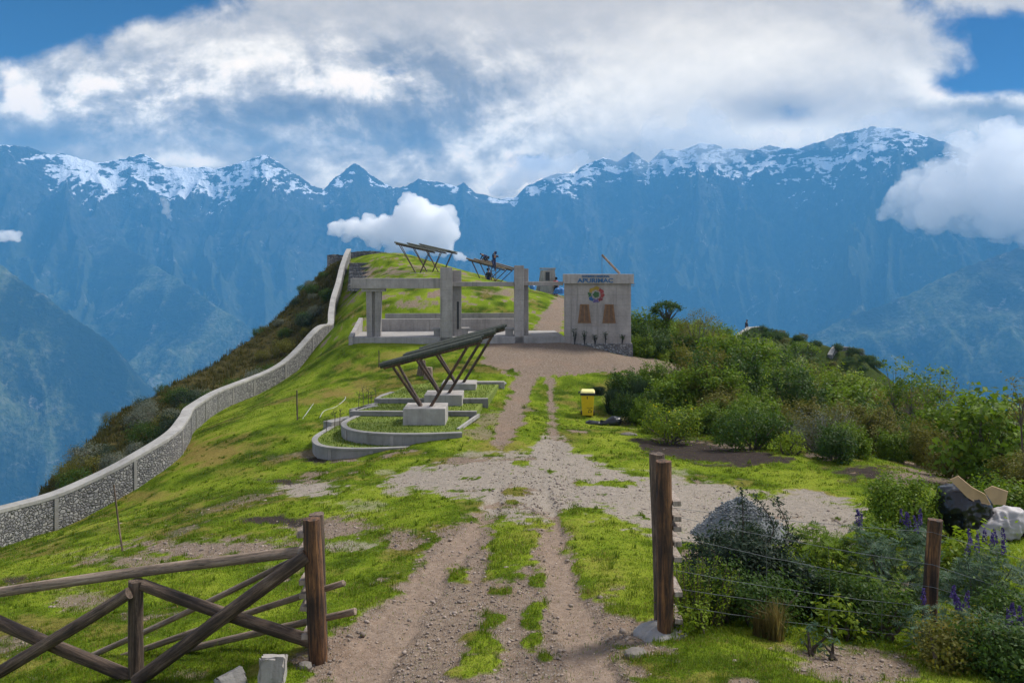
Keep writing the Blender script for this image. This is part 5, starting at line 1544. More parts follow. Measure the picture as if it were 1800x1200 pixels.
def person(loc, rz, pose, label, top, bottom, hat, scale=1.0):
    J = POSES[pose]
    r = empty('person', loc, label, 'person', None, rz)
    r.scale = (scale,) * 3
    V_ = lambda k: Vector(J[k])
    names = ['pel', 'che', 'nek', 'hed', 'ls', 'le', 'lh', 'rs', 're', 'rh', 'lp', 'lk', 'la', 'lt', 'rp', 'rk', 'ra', 'rt']
    rad = dict(pel=.125, che=.14, nek=.055, hed=.095, ls=.065, le=.045, lh=.035, rs=.065, re=.045, rh=.035, lp=.095, lk=.06, la=.042, lt=.035, rp=.095, rk=.06, ra=.042, rt=.035)
    joints = [(V_(k), rad[k]) for k in names]
    ix = {k: i for i, k in enumerate(names)}
    joints.append((V_('hed') + (V_('hed') - V_('nek')).normalized() * .09, .07))
    bones = [('pel', 'che'), ('che', 'nek'), ('nek', 'hed'), ('che', 'ls'), ('ls', 'le'), ('le', 'lh'), ('che', 'rs'), ('rs', 're'), ('re', 'rh'), ('pel', 'lp'), ('lp', 'lk'), ('lk', 'la'), ('la', 'lt'), ('pel', 'rp'), ('rp', 'rk'), ('rk', 'ra'), ('ra', 'rt')]
    B = [(ix[a], ix[b]) for a, b in bones] + [(ix['hed'], len(joints) - 1)]
    # five fingers on each hand
    for h, e in (('lh', 'le'), ('rh', 're')):
        d = (V_(h) - V_(e)).normalized(); s = d.cross(Vector((0, 1, .3))).normalized()
        for q, (off, ln) in enumerate(((-.028, .075), (-.01, .085), (.01, .08), (.028, .065), (.045, .05))):
            joints.append((V_(h) + s * off + d * (.04 + ln), .009)); B.append((ix[h], len(joints) - 1))
    skin_mesh('body', joints, B, M['skin'], r)
    up = ['pel', 'che', 'ls', 'le', 'rs', 're']
    grow = dict(pel=.15, che=.17, ls=.085, le=.062, rs=.085, re=.062)
    jj = [(V_(k), grow[k]) for k in up] + [(V_('le').lerp(V_('lh'), .8), .052), (V_('re').lerp(V_('rh'), .8), .052)]
    skin_mesh('jacket', jj, [(0, 1), (1, 2), (2, 3), (3, 6), (1, 4), (4, 5), (5, 7)], top, r)
    lo = ['pel', 'lp', 'lk', 'la', 'rp', 'rk', 'ra']
    grow = dict(pel=.14, lp=.115, lk=.08, la=.062, rp=.115, rk=.08, ra=.062)
    skin_mesh('trousers', [(V_(k), grow[k]) for k in lo], [(0, 1), (1, 2), (2, 3), (0, 4), (4, 5), (5, 6)], bottom, r)
    hd = V_('hed'); ud = (hd - V_('nek')).normalized()
    skin_mesh('cap', [(hd + ud * .07 + Vector((0, .01, 0)), .112), (hd + ud * .135, .07), (hd + ud * .06 + Vector((0, -.12, 0)), (.05, .02))], [(0, 1), (0, 2)], hat, r, 1)
    return r


rz = s3.rotation_euler.z
def roof_z(x, y):
    u = (x - s3.location.x - 0.0 + 1.4) / 3.35
    return s3.location.z + 2.12 + (1.18 - 2.12) * u + 0.30
pa = P(855, 464, 74.0); person((pa.x, pa.y - 0.1, roof_z(pa.x, 0)), R(-60), 'crouch', 'person in dark blue crouching on the far shelter roof', M['workwear'], M['dark_cloth'], M['dark_cloth'], 0.95)
pb = P(868, 470, 73.2); person((pb.x, 73.0, pb.z - 0.35), R(20), 'climb', 'person in blue work clothes climbing beside the far shelter roof', M['workwear'], M['workwear'], M['workwear'])
pc = P(864, 494, 73.0); person((pc.x - 0.25, 72.2, -1.35), R(-30), 'stand', 'person in dark clothes standing under the far shelter roof', M['dark_cloth'], M['workwear'], M['dark_cloth'])
# ladder the climber stands on
lx, lz = pb.x, pb.z - 0.30
ld = empty('ladder', (lx, 72.85, -1.3), 'steep wooden ladder leaning on the far shelter roof under a climber', 'ladder')
for sx in (-0.2, 0.2):
    mb = MB(); mb.tube([(sx, -0.25, -0.2), (sx, 0.05, lz + 1.3 + 0.5)], 0.035, 6); mb.build('rail', M['log'], ld)
k_ = 0
while k_ * 0.3 < lz + 1.5:
    t = (k_ * 0.3 + 0.2) / (lz + 2.0)
    mb = MB(); mb.tube([(-0.2, -0.25 + 0.3 * t, k_ * 0.3), (0.2, -0.25 + 0.3 * t, k_ * 0.3)], 0.022, 6); mb.build('rung', M['log'], ld); k_ += 1
pd = P(977, 509, 70.3); person((pd.x, pd.y, gz(pd.x, pd.y)), R(15), 'stand', 'small distant person in red top standing by the unfinished tower', M['red_cloth'], M['dark_cloth'], M['dark_cloth'], 0.9)
pe = P(1312, 575, 108.5); person((pe.x, pe.y, gz(pe.x, pe.y)), R(40), 'stand', 'tiny distant person in dark clothes standing on the far left knoll', M['dark_cloth'], M['dark_cloth'], M['dark_cloth'])
# ------------------------------------------------------------------ plants
def leaves_mesh(name, pos, nrm_up, size, mat, parent=None, seed=1, aspect=0.45, out_c=None, droop=0.0, tint_y=None):
    """many small two-sided leaves, each a folded diamond; pos (n,3)"""
    r = np.random.default_rng(seed)
    n = len(pos)
    d = r.normal(0, 1, (n, 3))
    if out_c is not None:
        o = pos - out_c
        o /= (np.linalg.norm(o, axis=1, keepdims=True) + 1e-6)
        d = d * 0.7 + o * 0.9
    d[:, 2] += nrm_up
    d /= np.linalg.norm(d, axis=1, keepdims=True)
    u = np.cross(d, r.normal(0, 1, (n, 3))); u /= (np.linalg.norm(u, axis=1, keepdims=True) + 1e-6)
    u[:, 2] -= droop; u /= np.linalg.norm(u, axis=1, keepdims=True)
    w = np.cross(d, u)
    L = (np.asarray(size) * r.uniform(0.65, 1.3, n))[:, None]
    W = L * aspect * r.uniform(0.8, 1.2, (n, 1))
    p0 = pos - u * L * 0.5
    p2 = pos + u * L * 0.5
    p1 = pos + w * W * 0.5 - u * L * 0.05 + d * W * 0.16
    p3 = pos - w * W * 0.5 - u * L * 0.05 + d * W * 0.16
    v = np.stack([p0, p1, p2, p3], 1).reshape(-1, 3)
    f = np.arange(n * 4).reshape(n, 4)
    t = np.clip(r.beta(2, 2, n) if tint_y is None else tint_y + r.normal(0, 0.17, n), 0, 1)
    t2 = r.uniform(0, 1, n)
    a = np.repeat(np.stack([t, t2, t * 0], -1), 4, 0)
    return mesh_obj(name, v, f, mat, parent, attrs={'tint': a})


def blades_mesh(name, base, height, width, lean, mat, parent=None, seed=1, tint=None):
    """grass blades: bent strips of two segments"""
    r = np.random.default_rng(seed)
    n = len(base)
    a = r.uniform(0, 2 * math.pi, n)
    side = np.stack([np.cos(a), np.sin(a), np.zeros(n)], -1)
    b = a + r.normal(math.pi / 2, 0.5, n)
    ln = np.abs(r.normal(0, 1, n)) * lean
    out = np.stack([np.cos(b), np.sin(b), np.zeros(n)], -1)
    h = np.asarray(height)[:, None]; w = np.asarray(width)[:, None]
    up = np.array([0, 0, 1.0])
    m = base + up * h * 0.6 + out * (ln[:, None] * h * 0.35)
    t = base + up * h * (1 - 0.35 * np.minimum(ln, 1.2))[:, None] + out * (ln[:, None] * h * 1.0)
    v = np.stack([base - side * w, base + side * w, m + side * w * 0.7, m - side * w * 0.7, t], 1).reshape(-1, 3)
    i = np.arange(n)[:, None] * 5
    f = np.concatenate([i + np.array([[0, 1, 2]]), i + np.array([[0, 2, 3]]), i + np.array([[3, 2, 4]])], 1).reshape(-1, 3)
    tt = np.clip((r.beta(2, 2, n) if tint is None else tint + r.normal(0, 0.16, n)), 0, 1)
    at = np.repeat(np.stack([tt, r.uniform(0, 1, n), tt * 0], -1), 5, 0)
    return mesh_obj(name, v, f, mat, parent, attrs={'tint': at})


def crown_points(seed, w, d, h, nclump, per, spread, base=0.12, bulge=0.5, hollow=0.55):
    """leaf positions: clumps over the outer part of an uneven dome, sparser inside"""
    r = np.random.default_rng(seed)
    cs = []
    while len(cs) < nclump:
        p = r.uniform(-1, 1, 3); p[2] = r.uniform(base, 1.0)
        az = math.atan2(p[1], p[0])
        edge = 1 + 0.22 * math.sin(az * 2 + seed) + 0.14 * math.sin(az * 3 + seed * 2.1)
        top = 1 + 0.16 * math.sin(az * 2 - seed * 1.3)
        k = math.hypot(p[0], p[1]) / edge
        prof = math.sqrt(max(0.0, 1 - max(0.0, (p[2] / top - bulge) / (1.02 - bulge)) ** 2)) if p[2] / top > bulge else 0.72 + 0.28 * (p[2] / bulge)
        if p[2] > top or k > prof: continue
        if k < prof * hollow and p[2] < 0.62 and r.uniform() < 0.8: continue
        cs.append((p[0] * w / 2, p[1] * d / 2, p[2] * h))
    cs = np.array(cs)
    n = (per * r.uniform(0.6, 1.4, nclump)).astype(int)
    idx = np.repeat(np.arange(nclump), n)
    sp = np.asarray(spread)
    pos = cs[idx] + r.normal(0, 1, (len(idx), 3)) * sp * r.uniform(0.7, 1.25, nclump)[idx][:, None]
    pos[:, 2] = np.maximum(pos[:, 2], 0.02)
    tint = np.clip(r.normal(0.5, 0.16, nclump), 0.1, 0.9)[idx]
    return cs, pos, tint


def stems(parent, cs, seed, mat, n=9, r0=0.035, name='stem', root_r=0.12, mb=None):
    r = np.random.default_rng(seed)
    mb = mb or MB()
    for i in r.choice(len(cs), min(n, len(cs)), replace=False):
        e = Vector(cs[i]); a = Vector((r.uniform(-1, 1) * root_r, r.uniform(-1, 1) * root_r, -0.15))
        m = a.lerp(e, 0.5) + Vector((r.uniform(-.12, .12), r.uniform(-.12, .12), 0.12 * e.z))
        mb.tube([a, m, e], [r0, r0 * 0.65, r0 * 0.25], 5, cap=False)
    return mb.build(name, mat, parent)


def shrub(name, label, group, loc, w, d, h, mat, leaf, seed, nclump=70, per=55, spread=0.14, aspect=0.5, up=0.6, stem='bark', hollow=0.55, nst=9, cat='shrub', flowers=None, base=0.12, bulge=0.5, sprays=0):
    r = empty(name, loc, label, cat, group)
    cs, pos, tint = crown_points(seed, w, d, h, nclump, per, spread, base, bulge, hollow)
    sb = MB()
    if sprays:
        # unruly shoots that break the outline
        rr = np.random.default_rng(seed + 50); lv = []
        for _ in range(sprays):
            c = cs[rr.integers(len(cs))]
            if c[2] < h * 0.35: continue
            o_ = np.array([c[0] * 0.9, c[1] * 0.9, h * 0.12]); o_ /= np.linalg.norm(o_) + 1e-6
            L_ = rr.uniform(0.25, 0.62) * h * 0.55
            e = c + (o_ * 0.55 + np.array([rr.normal(0, .25), rr.normal(0, .25), 0.85])) * L_
            sb.tube([Vector(c * 0.8), Vector(c), Vector(e)], [0.012, 0.009, 0.004], 4, cap=False)
            for t in np.linspace(0.1, 1, 13):
                for _k in range(2): lv.append(c + (e - c) * t + rr.normal(0, leaf * 0.45, 3))
        if lv:
            pos = np.concatenate([pos, np.array(lv)]); tint = np.concatenate([tint, np.full(len(lv), 0.6)])
    leaves_mesh('foliage', pos, up, leaf, M[mat], r, seed, aspect, np.array([0, 0, h * 0.35]), 0.15, tint)
    stems(r, cs, seed, M[stem], nst, mb=sb)
    if flowers:
        rr = np.random.default_rng(seed + 9)
        q = pos[rr.choice(len(pos), flowers[1])] * np.array([1.04, 1.04, 1.04])
        leaves_mesh('flowers', q, 1.0, flowers[2], M[flowers[0]], r, seed + 3, 0.9)['kind'] = 'stuff'
    return r


def place(o, loc, rz=0.0, s=1.0, label=None, group=None, sz=None):
    o.location = loc; o.rotation_euler.z = rz; o.scale = (s, s, s if sz is None else sz)
    if label: o['label'] = label
    if group: o['group'] = group


# --- the thicket on the right: shrub kinds, each built once and copied -------------------------------------------------
KINDS = [
 dict(name='leafy_shrub', mat='leaf_green', w=2.6, d=2.4, h=2.2, leaf=0.145, n=95, per=52, sp=0.17, label='mid green leafy shrub in the dense thicket on the slope right of the track', group='green shrubs of the thicket'),
 dict(name='leafy_shrub', mat='leaf_bright', w=2.3, d=2.2, h=1.8, leaf=0.125, n=85, per=55, sp=0.15, label='yellowish green shrub in the dense thicket on the slope right of the track', group='yellowish shrubs of the thicket'),
 dict(name='dark_shrub', mat='leaf_dark', w=2.6, d=2.5, h=2.1, leaf=0.13, n=95, per=55, sp=0.16, label='dark green shrub in the dense thicket on the slope right of the track', group='dark shrubs of the thicket'),
 dict(name='olive_shrub', mat='leaf_olive', w=2.7, d=2.4, h=2.0, leaf=0.11, n=100, per=55, sp=0.15, label='brownish olive shrub in the dense thicket on the slope right of the track', group='olive shrubs of the thicket'),
]
protos = []
for ki, K in enumerate(KINDS):
    for v in range(3):
        o = shrub(K['name'], K['label'], K['group'], (0, 0, -200), K['w'] * (1 + 0.12 * (v - 1)), K['d'], K['h'] * (1 + 0.15 * (v - 1)), K['mat'], K['leaf'], 100 + ki * 10 + v, K['n'], K['per'], K['sp'], 0.5, bulge=0.35 + 0.15 * v, sprays=26)
        protos.append([ki, v, o, False])


def use(ki, loc, rz, s, sz=None, label=None, group=None):
    v = random.randrange(3)
    p = next(q for q in protos if q[0] == ki and q[1] == v)
    o = p[2] if not p[3] else copy_tree(p[2])
    p[3] = True
    place(o, loc, rz, s, label, group, sz)
    o.rotation_euler.x = random.uniform(-0.16, 0.16); o.rotation_euler.y = random.uniform(-0.16, 0.16)
    o.scale.x *= random.uniform(0.8, 1.3)
    if label is None:
        o['label'] = KINDS[ki]['label']; o['group'] = KINDS[ki]['group']
    return o


def thicket_top(px):
    """the outline of the thicket against the far slopes, from the photograph"""
    return np.interp(px, [1100, 1112, 1150, 1200, 1240, 1270, 1300, 1350, 1400, 1440, 1500, 1530, 1560, 1620, 1680, 1720, 1760, 1800, 1900],
                     [560, 548, 562, 556, 556, 580, 596, 592, 622, 628, 630, 640, 655, 668, 690, 708, 706, 690, 670])


r_ = np.random.default_rng(5)
for (px, d, top, ki) in ((1122, 48.5, 556, 2), (1142, 49.5, 566, 2), (1132, 52, 556, 0), (1165, 50.5, 590, 0), (1185, 50, 592, 2), (1214, 50, 582, 0), (1160, 53.5, 578, 1), (1204, 52.5, 574, 3), (1130, 47.4, 585, 0), (1160, 48.2, 600, 1), (1195, 48.5, 606, 0), (1225, 49, 590, 2), (1250, 50, 585, 3), (1180, 54, 574, 2)):
    x = (px - 900) / FOC * d; z = gz(x, d); h = (HORIZON - top) / FOC * d - z
    use(ki, (x, d, z - 0.1), r_.uniform(0, 6.28), max(0.5, min(1.1, h / 2.0)), h / 2.2)
cand = []
tries = 0
taken = []
while tries < 20000 and len(taken) < 250:
    tries += 1
    y = math.exp(r_.uniform(math.log(13), math.log(76))); x = r_.uniform(2.0, 27.0)
    z = gz(x, y)
    px, py = 900 + x / y * FOC, HORIZON - z / y * FOC
    if px > 1960 or px < 1108 and y > 36: continue
    sd = float(poly_sd(np.array([px]), np.array([py]), THICKET)[0])
    if sd < 3: continue
    edge = min(1.0, sd / (600.0 / y + 22))
    s = (0.42 + 0.58 * edge) * r_.uniform(0.75, 1.2)
    if y > 60: s *= 1.15
    rad = 0.95 * s
    if any((x - a) ** 2 + (y - b) ** 2 < (0.55 * (rad + c)) ** 2 for a, b, c in taken): continue
    h = 2.1 * s
    top = thicket_top(px)
    hmax = (HORIZON - (top + 4)) / FOC * y - z
    if hmax < 0.5: continue
    sz = min(s, hmax / 2.25)
    taken.append((x, y, rad))
    zone = float(fbm(x * 0.16, y * 0.16, 3, 303)) + r_.normal(0, 0.22)
    if px > 1480 and y < 40: ki = 3 if zone > -0.1 and py > 700 else (0 if zone > -0.35 else 2)
    else: ki = 1 if zone > 0.22 else (0 if zone > -0.12 else (3 if zone > -0.34 else 2))
    if px < 1180: ki = 2 if zone < 0.0 else 0
    use(ki, (x, y, z - 0.1 * s), r_.uniform(0, 6.28), s, min(sz, s * 1.35))

# --- single plants that stand out ------------------------------------------------------------------------------------
def tree(name, label, loc, h, crown_w, crown_h, mat, leaf, seed, trunk_r=0.1, nclump=26, per=70, spread=0.2, lean=(0, 0), umbrella=False, base_frac=0.5, aspect=0.5, branches=None, group=None, stemmat='bark', cat='tree'):
    r = empty(name, loc, label, cat, group)
    rr = np.random.default_rng(seed)
    cs = []
    for i in range(nclump):
        a = rr.uniform(0, 6.28); q = math.sqrt(rr.uniform(0, 1))
        zc = rr.uniform(0, 1)
        if umbrella: zc = 0.35 + 0.65 * math.sqrt(max(0, 1 - q * q)) * rr.uniform(0.75, 1)
        cs.append((lean[0] + math.cos(a) * q * crown_w / 2 * (1 if umbrella else (0.55 + 0.6 * math.sin(math.pi * min(zc + 0.1, 1)))), lean[1] + math.sin(a) * q * crown_w / 2, h - crown_h + zc * crown_h))
    cs = np.array(cs)
    n = (per * rr.uniform(0.5, 1.4, nclump)).astype(int); idx = np.repeat(np.arange(nclump), n)
    pos = cs[idx] + rr.normal(0, 1, (len(idx), 3)) * spread * np.array([1, 1, 0.75])
    leaves_mesh('crown', pos, 0.6, leaf, M[mat], r, seed, aspect, np.array([lean[0], lean[1], h - crown_h * 0.7]), 0.2, np.clip(rr.normal(0.5, 0.16, nclump), 0, 1)[idx])
    mb = MB()
    fork = Vector((lean[0] * 0.4, lean[1] * 0.4, h * base_frac))
    mb.tube([(0, 0, -0.3), fork * 0.5 + Vector((0.05, 0, 0)), fork], [trunk_r, trunk_r * 0.8, trunk_r * 0.6], 8)
    for i in range(nclump):
        e = Vector(cs[i]); m = fork.lerp(e, 0.55) + Vector((rr.uniform(-.1, .1), rr.uniform(-.1, .1), -0.05 * crown_h))
        mb.tube([fork, m, e], [trunk_r * 0.42, trunk_r * 0.25, trunk_r * 0.08], 5, cap=False)
    mb.build('trunk', M[stemmat], r)
    return r


def at(px, py, d, sink=0.0):
    p = P(px, py, d); p.z = gz(p.x, p.y) - sink
    return p


def fit(px, top, d):
    """base point on the hill and the height that reaches a pixel row of the photograph"""
    b = at(px, 600, d)
    return b, max(0.4, (HORIZON - top) / FOC * d - b.z)


b, h = fit(1172, 531, 52); tree('umbrella_tree', 'dark small tree with a rounded umbrella crown against the haze right of the hut', b, h, 1.75, 0.85, 'leaf_dark', 0.13, 401, 0.10, 26, 52, 0.12, umbrella=True, base_frac=0.6)
b, h = fit(1152, 541, 52.5); tree('umbrella_tree', 'smaller dark tree touching the left side of the umbrella crowned tree', b, h, 0.7, 0.6, 'leaf_dark', 0.12, 402, 0.05, 10, 60, 0.10, umbrella=True, base_frac=0.6)
b, h = fit(1228, 545, 50); tree('loose_tree', 'wide loose brownish bush on the skyline just right of the umbrella crowned tree', b, h, 3.0, h * 0.75, 'leaf_olive', 0.10, 403, 0.06, 60, 42, 0.17, base_frac=0.2, stemmat='stem_grey')
b, h = fit(1410, 602, 60); tree('loose_tree', 'small light green tree with a flat see-through crown between the two far knolls', b, h, 2.2, 1.2, 'leaf_green', 0.12, 404, 0.06, 22, 48, 0.15, umbrella=True, base_frac=0.45)
for i, (px, top, d, cw) in enumerate(((1572, 622, 31, 1.1), (1602, 640, 30, 1.0), (1632, 644, 31.5, 1.2), (1655, 648, 30, .9), (1690, 672, 28, 1.3), (1706, 690, 26, 1.2))):
    b, h = fit(px, top, d)
    tree('slender_tree', 'slender pale stemmed young tree of the open row standing above the thicket skyline', b, h, cw, min(h * 0.62, 1.9), 'leaf_green', 0.15, 410 + i, 0.035, 20, 22, 0.12, base_frac=0.45, group='slender trees on the skyline', stemmat='stem_grey', aspect=0.42)
for i, (px, top, d, cw, lab) in enumerate(((1766, 700, 22, 2.0, 'tall broad leaved tree cut by the right edge of the picture at the thicket top'), (1725, 712, 20, 1.8, 'broad leaved bushy tree just left of the tall tree at the right edge'))):
    b, h = fit(px, top, d)
    tree('broadleaf_tree', lab, b, h, cw, h * 0.8, 'leaf_green', 0.20, 430 + i, 0.06, 48, 34, 0.22, base_frac=0.25, aspect=0.55)
b, h = fit(1795, 660, 18); tree('bare_tree', 'thin twiggy tree top rising at the right edge above the broad leaves', b, h, 0.6, 1.0, 'leaf_olive', 0.08, 436, 0.03, 16, 16, 0.10, base_frac=0.6)

b = at(1442, 790, 24.6); shrub('silver_shrub', 'pale silvery grey twiggy shrub at the lower edge of the thicket', None, b, 2.5, 1.6, 1.35, 'leaf_silver', 0.06, 440, 85, 46, 0.13, 0.4, stem='stem_grey', nst=26, hollow=0.2)
b = at(1322, 776, 25.0); shrub('dark_shrub', 'compact dark bush at the thicket edge behind the dark soil patch', None, b, 2.5, 1.7, 1.25, 'leaf_dark', 0.09, 441, 85, 50, 0.14)
b = at(1385, 796, 23.5); shrub('low_shrub', 'low bright green weed clump by the grass behind the dark soil patch', None, b, 0.9, 0.7, 0.6, 'leaf_bright', 0.07, 442, 30, 40, 0.09)
b = at(1180, 762, 27); shrub('flowering_shrub', 'green shrub dotted with yellow flowers at the near left end of the thicket', None, b, 2.0, 1.6, 1.15, 'leaf_bright', 0.085, 443, 70, 48, 0.13, flowers=('petal_yellow', 40, 0.07))


# feathery grey-green tussocks above the bin
for i, (px, py, d, w, h, lab) in enumerate(((1082, 716, 34, 1.0, 1.15, 'bluish grey feathery tussock just right of the yellow bin'), (1122, 716, 34.5, 1.25, 1.35, 'bluish grey feathery tussock second to the right of the yellow bin'), (1052, 695, 37, 0.7, 0.4, 'small low dark tussock on the grass behind the yellow bin'))):
    b = at(px, py, d)
    r = empty('tussock', b, lab, 'tussock')
    rr = np.random.default_rng(500 + i); n = 1500
    a = rr.uniform(0, 6.28, n); q = np.sqrt(rr.uniform(0, 1, n)) * w * 0.36
    base = np.stack([np.cos(a) * q, np.sin(a) * q, np.full(n, -0.03)], -1)
    blades_mesh('blades', base, rr.uniform(0.6, 1.1, n) * h, np.full(n, 0.012), 0.38, M['leaf_pine'], r, 510 + i)

# --- near plants behind the wire fence ---------------------------------------------------------------------------------
def spikes_plant(name, label, loc, w, h, seed, nl=150, flowers=8, mat='leaf_bluegreen', leaf=0.05, cat='lupin', fl_h=0.2, group=None, fl_bias=(0.25, 1.0)):
    """a lupin: whorls of narrow leaflets on many stalks, with upright purple flower spikes"""
    r = empty(name, loc, label, cat, group)
    rr = np.random.default_rng(seed)
    cs, _, _ = crown_points(seed, w, w * 0.8, h, nl, 3, 0.05, 0.08, 0.5, 0.35)
    per = 11
    ang = np.linspace(0, 2 * math.pi, per, endpoint=False)
    P_, U_, T_ = [], [], []
    for c in cs:
        tilt = Matrix.Rotation(rr.normal(0, 0.45), 3, 'X') @ Matrix.Rotation(rr.normal(0, 0.45), 3, 'Y')
        t = np.clip(rr.normal(0.5, 0.2), 0, 1)
        s = leaf * rr.uniform(0.8, 1.25)
        for a in ang + rr.uniform(0, 1):
            dv = tilt @ Vector((math.cos(a), math.sin(a), 0.32)); dv.normalize()
            P_.append(Vector(c)); U_.append(dv * s); T_.append(t)
    P_ = np.array(P_); U_ = np.array(U_)
    up = np.array([0, 0, 1.0]); W = np.cross(U_, up); W /= (np.linalg.norm(W, axis=1, keepdims=True) + 1e-6); W *= leaf * 0.10
    v = np.stack([P_, P_ + U_ * 0.6 + W, P_ + U_ * 1.1 - up * leaf * 0.15, P_ + U_ * 0.6 - W], 1).reshape(-1, 3)
    tt = np.clip(np.array(T_) + rr.normal(0, 0.12, len(T_)), 0, 1)
    mesh_obj('foliage', v, np.arange(len(v)).reshape(-1, 4), M[mat], r, attrs={'tint': np.repeat(np.stack([tt, rr.uniform(0, 1, len(tt)), tt * 0], -1), 4, 0)})
    stems(r, cs, seed, M['bark'], 22, 0.012, 'stem', 0.25)
    top = cs[np.argsort(-cs[:, 2] - rr.uniform(0, h * 0.35, len(cs)))][:flowers]
    for k, c in enumerate(top):
        n = 70
        hh = fl_h * rr.uniform(0.8, 1.2)
        z = rr.uniform(0, 1, n)
        a = rr.uniform(0, 6.28, n)
        rad = 0.030 * (1 - 0.75 * z)
        lx, ly = rr.normal(0, 0.1, 2)
        q = np.stack([c[0] + np.cos(a) * rad + lx * z * hh, c[1] + np.sin(a) * rad + ly * z * hh, c[2] + 0.05 + z * hh], -1)
        leaves_mesh('flower_spike', q, 0.2, 0.026, M['petal_purple'], r, seed + k, 0.8)
    return r


b, h = fit(1312, 944, 9.9)
big = shrub('dark_twiggy_shrub', 'large dark bluish green twiggy shrub right behind the wire fence before the gravel heap', None, b, 1.5, 1.1, h * 0.98, 'leaf_pine', 0.062, 600, 260, 90, 0.085, 0.36, nst=34, hollow=0.1, bulge=0.62)
# long bare sprays reaching out over the heap
sp = MB(); lv = []
rr = np.random.default_rng(77)
for (a, b2, c2) in (((0.1, 0, h * 0.7), (0.34, 0.0, h * 1.12), (0.10, 0.0, h * 1.58)), ((0.2, 0, h * 0.7), (0.52, 0.0, h * 1.06), (0.36, 0.05, h * 1.52)), ((0.2, 0, h * 0.6), (0.5, 0, h * 0.9), (0.66, 0, h * 1.0)), ((-0.2, 0, h * 0.7), (-0.5, 0, h * 0.86), (-0.62, 0, h * 1.02)), ((-0.05, 0, h * 0.7), (-0.04, 0, h * 1.2), (-0.06, 0, h * 1.66))):
    pts = catmull([a, b2, c2], 10)
    sp.tube(pts, [0.014 - 0.010 * i / (len(pts) - 1) for i in range(len(pts))], 5)
    for p in pts[6:]:
        for _ in range(13): lv.append(np.array(p) + rr.normal(0, 0.035, 3))
sp.build('spray', M['bark'], big)
leaves_mesh('spray_leaves', np.array(lv), 0.5, 0.045, M['leaf_pine'], big, 78, 0.4)

b, h = fit(1226, 962, 8.95)
fern = empty('yellow_green_shrub', b, 'bright yellow green feathery shrub tucked behind the tall gate posts', 'shrub')
rr = np.random.default_rng(611)
lv, tn = [], []
mb = MB()
for k in range(95):
    a = rr.uniform(0, 6.28); q = math.sqrt(rr.uniform(0, 1)) * 0.36
    x0, y0 = math.cos(a) * q, math.sin(a) * q
    hh = h * rr.uniform(0.62, 1.02) * (1 - 0.25 * q / 0.36)
    t = rr.uniform(0.3, 0.95)
    lx, ly = x0 * 0.35, y0 * 0.35
    mb.tube([(x0 * 0.7, y0 * 0.7, -0.05), (x0 + lx, y0 + ly, hh)], [0.006, 0.003], 4, cap=False)
    for i in range(34):
        s = (i / 34) ** 0.8
        lv.append((x0 * (0.7 + 0.3 * s) + lx * s + rr.normal(0, 0.02), y0 * (0.7 + 0.3 * s) + ly * s + rr.normal(0, 0.02), hh * s)); tn.append(t)
leaves_mesh('foliage', np.array(lv), 0.3, 0.038, M['leaf_bright'], fern, 612, 0.4, None, -0.5, np.array(tn))
mb.build('stem', M['bark'], fern)

b, h = fit(1448, 936, 10.8); spikes_plant('green_lupin', 'deep green leafy lupin bush without flowers between the dark shrub and the purple lupins', b, 1.3, h * 1.02, 620, 480, 0, 'leaf_green', 0.085)
b, h = fit(1405, 990, 9.9); shrub('dark_shrub', 'shadowy dark green bush low under the deep green lupin by the wires', None, b, 0.9, 0.7, h * 0.8, 'leaf_dark', 0.05, 621, 70, 50, 0.08)
b, h = fit(1572, 925, 10.6); spikes_plant('purple_lupin', 'bluish green lupin clump with purple spikes left of the reddish brown post', b, 1.4, h, 622, 480, 9, leaf=0.072, fl_h=0.2)
b, h = fit(1520, 1010, 9.7); spikes_plant('low_lupin', 'low dull green lupin leaves in front of the purple lupin clump', b, 1.1, h, 623, 230, 0, 'leaf_green', 0.055)
b, h = fit(1742, 965, 9.6); spikes_plant('purple_lupin', 'bluish green lupin clump with purple spikes right of the reddish brown post', b, 1.25, h, 624, 420, 8, leaf=0.070, fl_h=0.19)
b, h = fit(1710, 1075, 8.3); spikes_plant('purple_lupin', 'nearest lupin clump with scattered purple spikes low at the right edge', b, 1.25, h, 625, 380, 8, leaf=0.062, fl_h=0.16)
b, h = fit(1800, 1060, 8.6); shrub('dark_shrub', 'dark green bush cut by the lower right edge behind the nearest lupins', None, b, 1.0, 0.8, h, 'leaf_dark', 0.05, 626, 80, 55, 0.09)
b, h = fit(1772, 1130, 7.7); shrub('dark_shrub', 'dark green bush in the bottom right corner below the nearest lupins', None, b, 1.0, 0.7, max(h, 0.5), 'leaf_dark', 0.05, 646, 90, 55, 0.09)
b, h = fit(1670, 1150, 7.9); shrub('olive_shrub', 'low brownish bush at the foot of the fence post by the earth bank', None, b, 0.8, 0.6, 0.42, 'leaf_olive', 0.045, 647, 60, 45, 0.08)
b, h = fit(1590, 838, 13.6); shrub('leafy_shrub', 'rounded fresh green shrub beside the black rubbish bag above the purple lupins', None, b, 1.35, 1.1, h, 'leaf_green', 0.062, 627, 120, 60, 0.09)
b, h = fit(1548, 905, 12.0); shrub('low_shrub', 'small dark green leafy bush below the rounded shrub beside the pale ground', None, b, 0.7, 0.6, h * 0.8, 'leaf_green', 0.055, 628, 50, 50, 0.08)
b, h = fit(1704, 938, 11.2); shrub('broadleaf_shrub', 'bright broad leaved shrub in front of the white sack', None, b, 0.95, 0.8, h, 'leaf_bright', 0.10, 629, 60, 34, 0.10, 0.42)
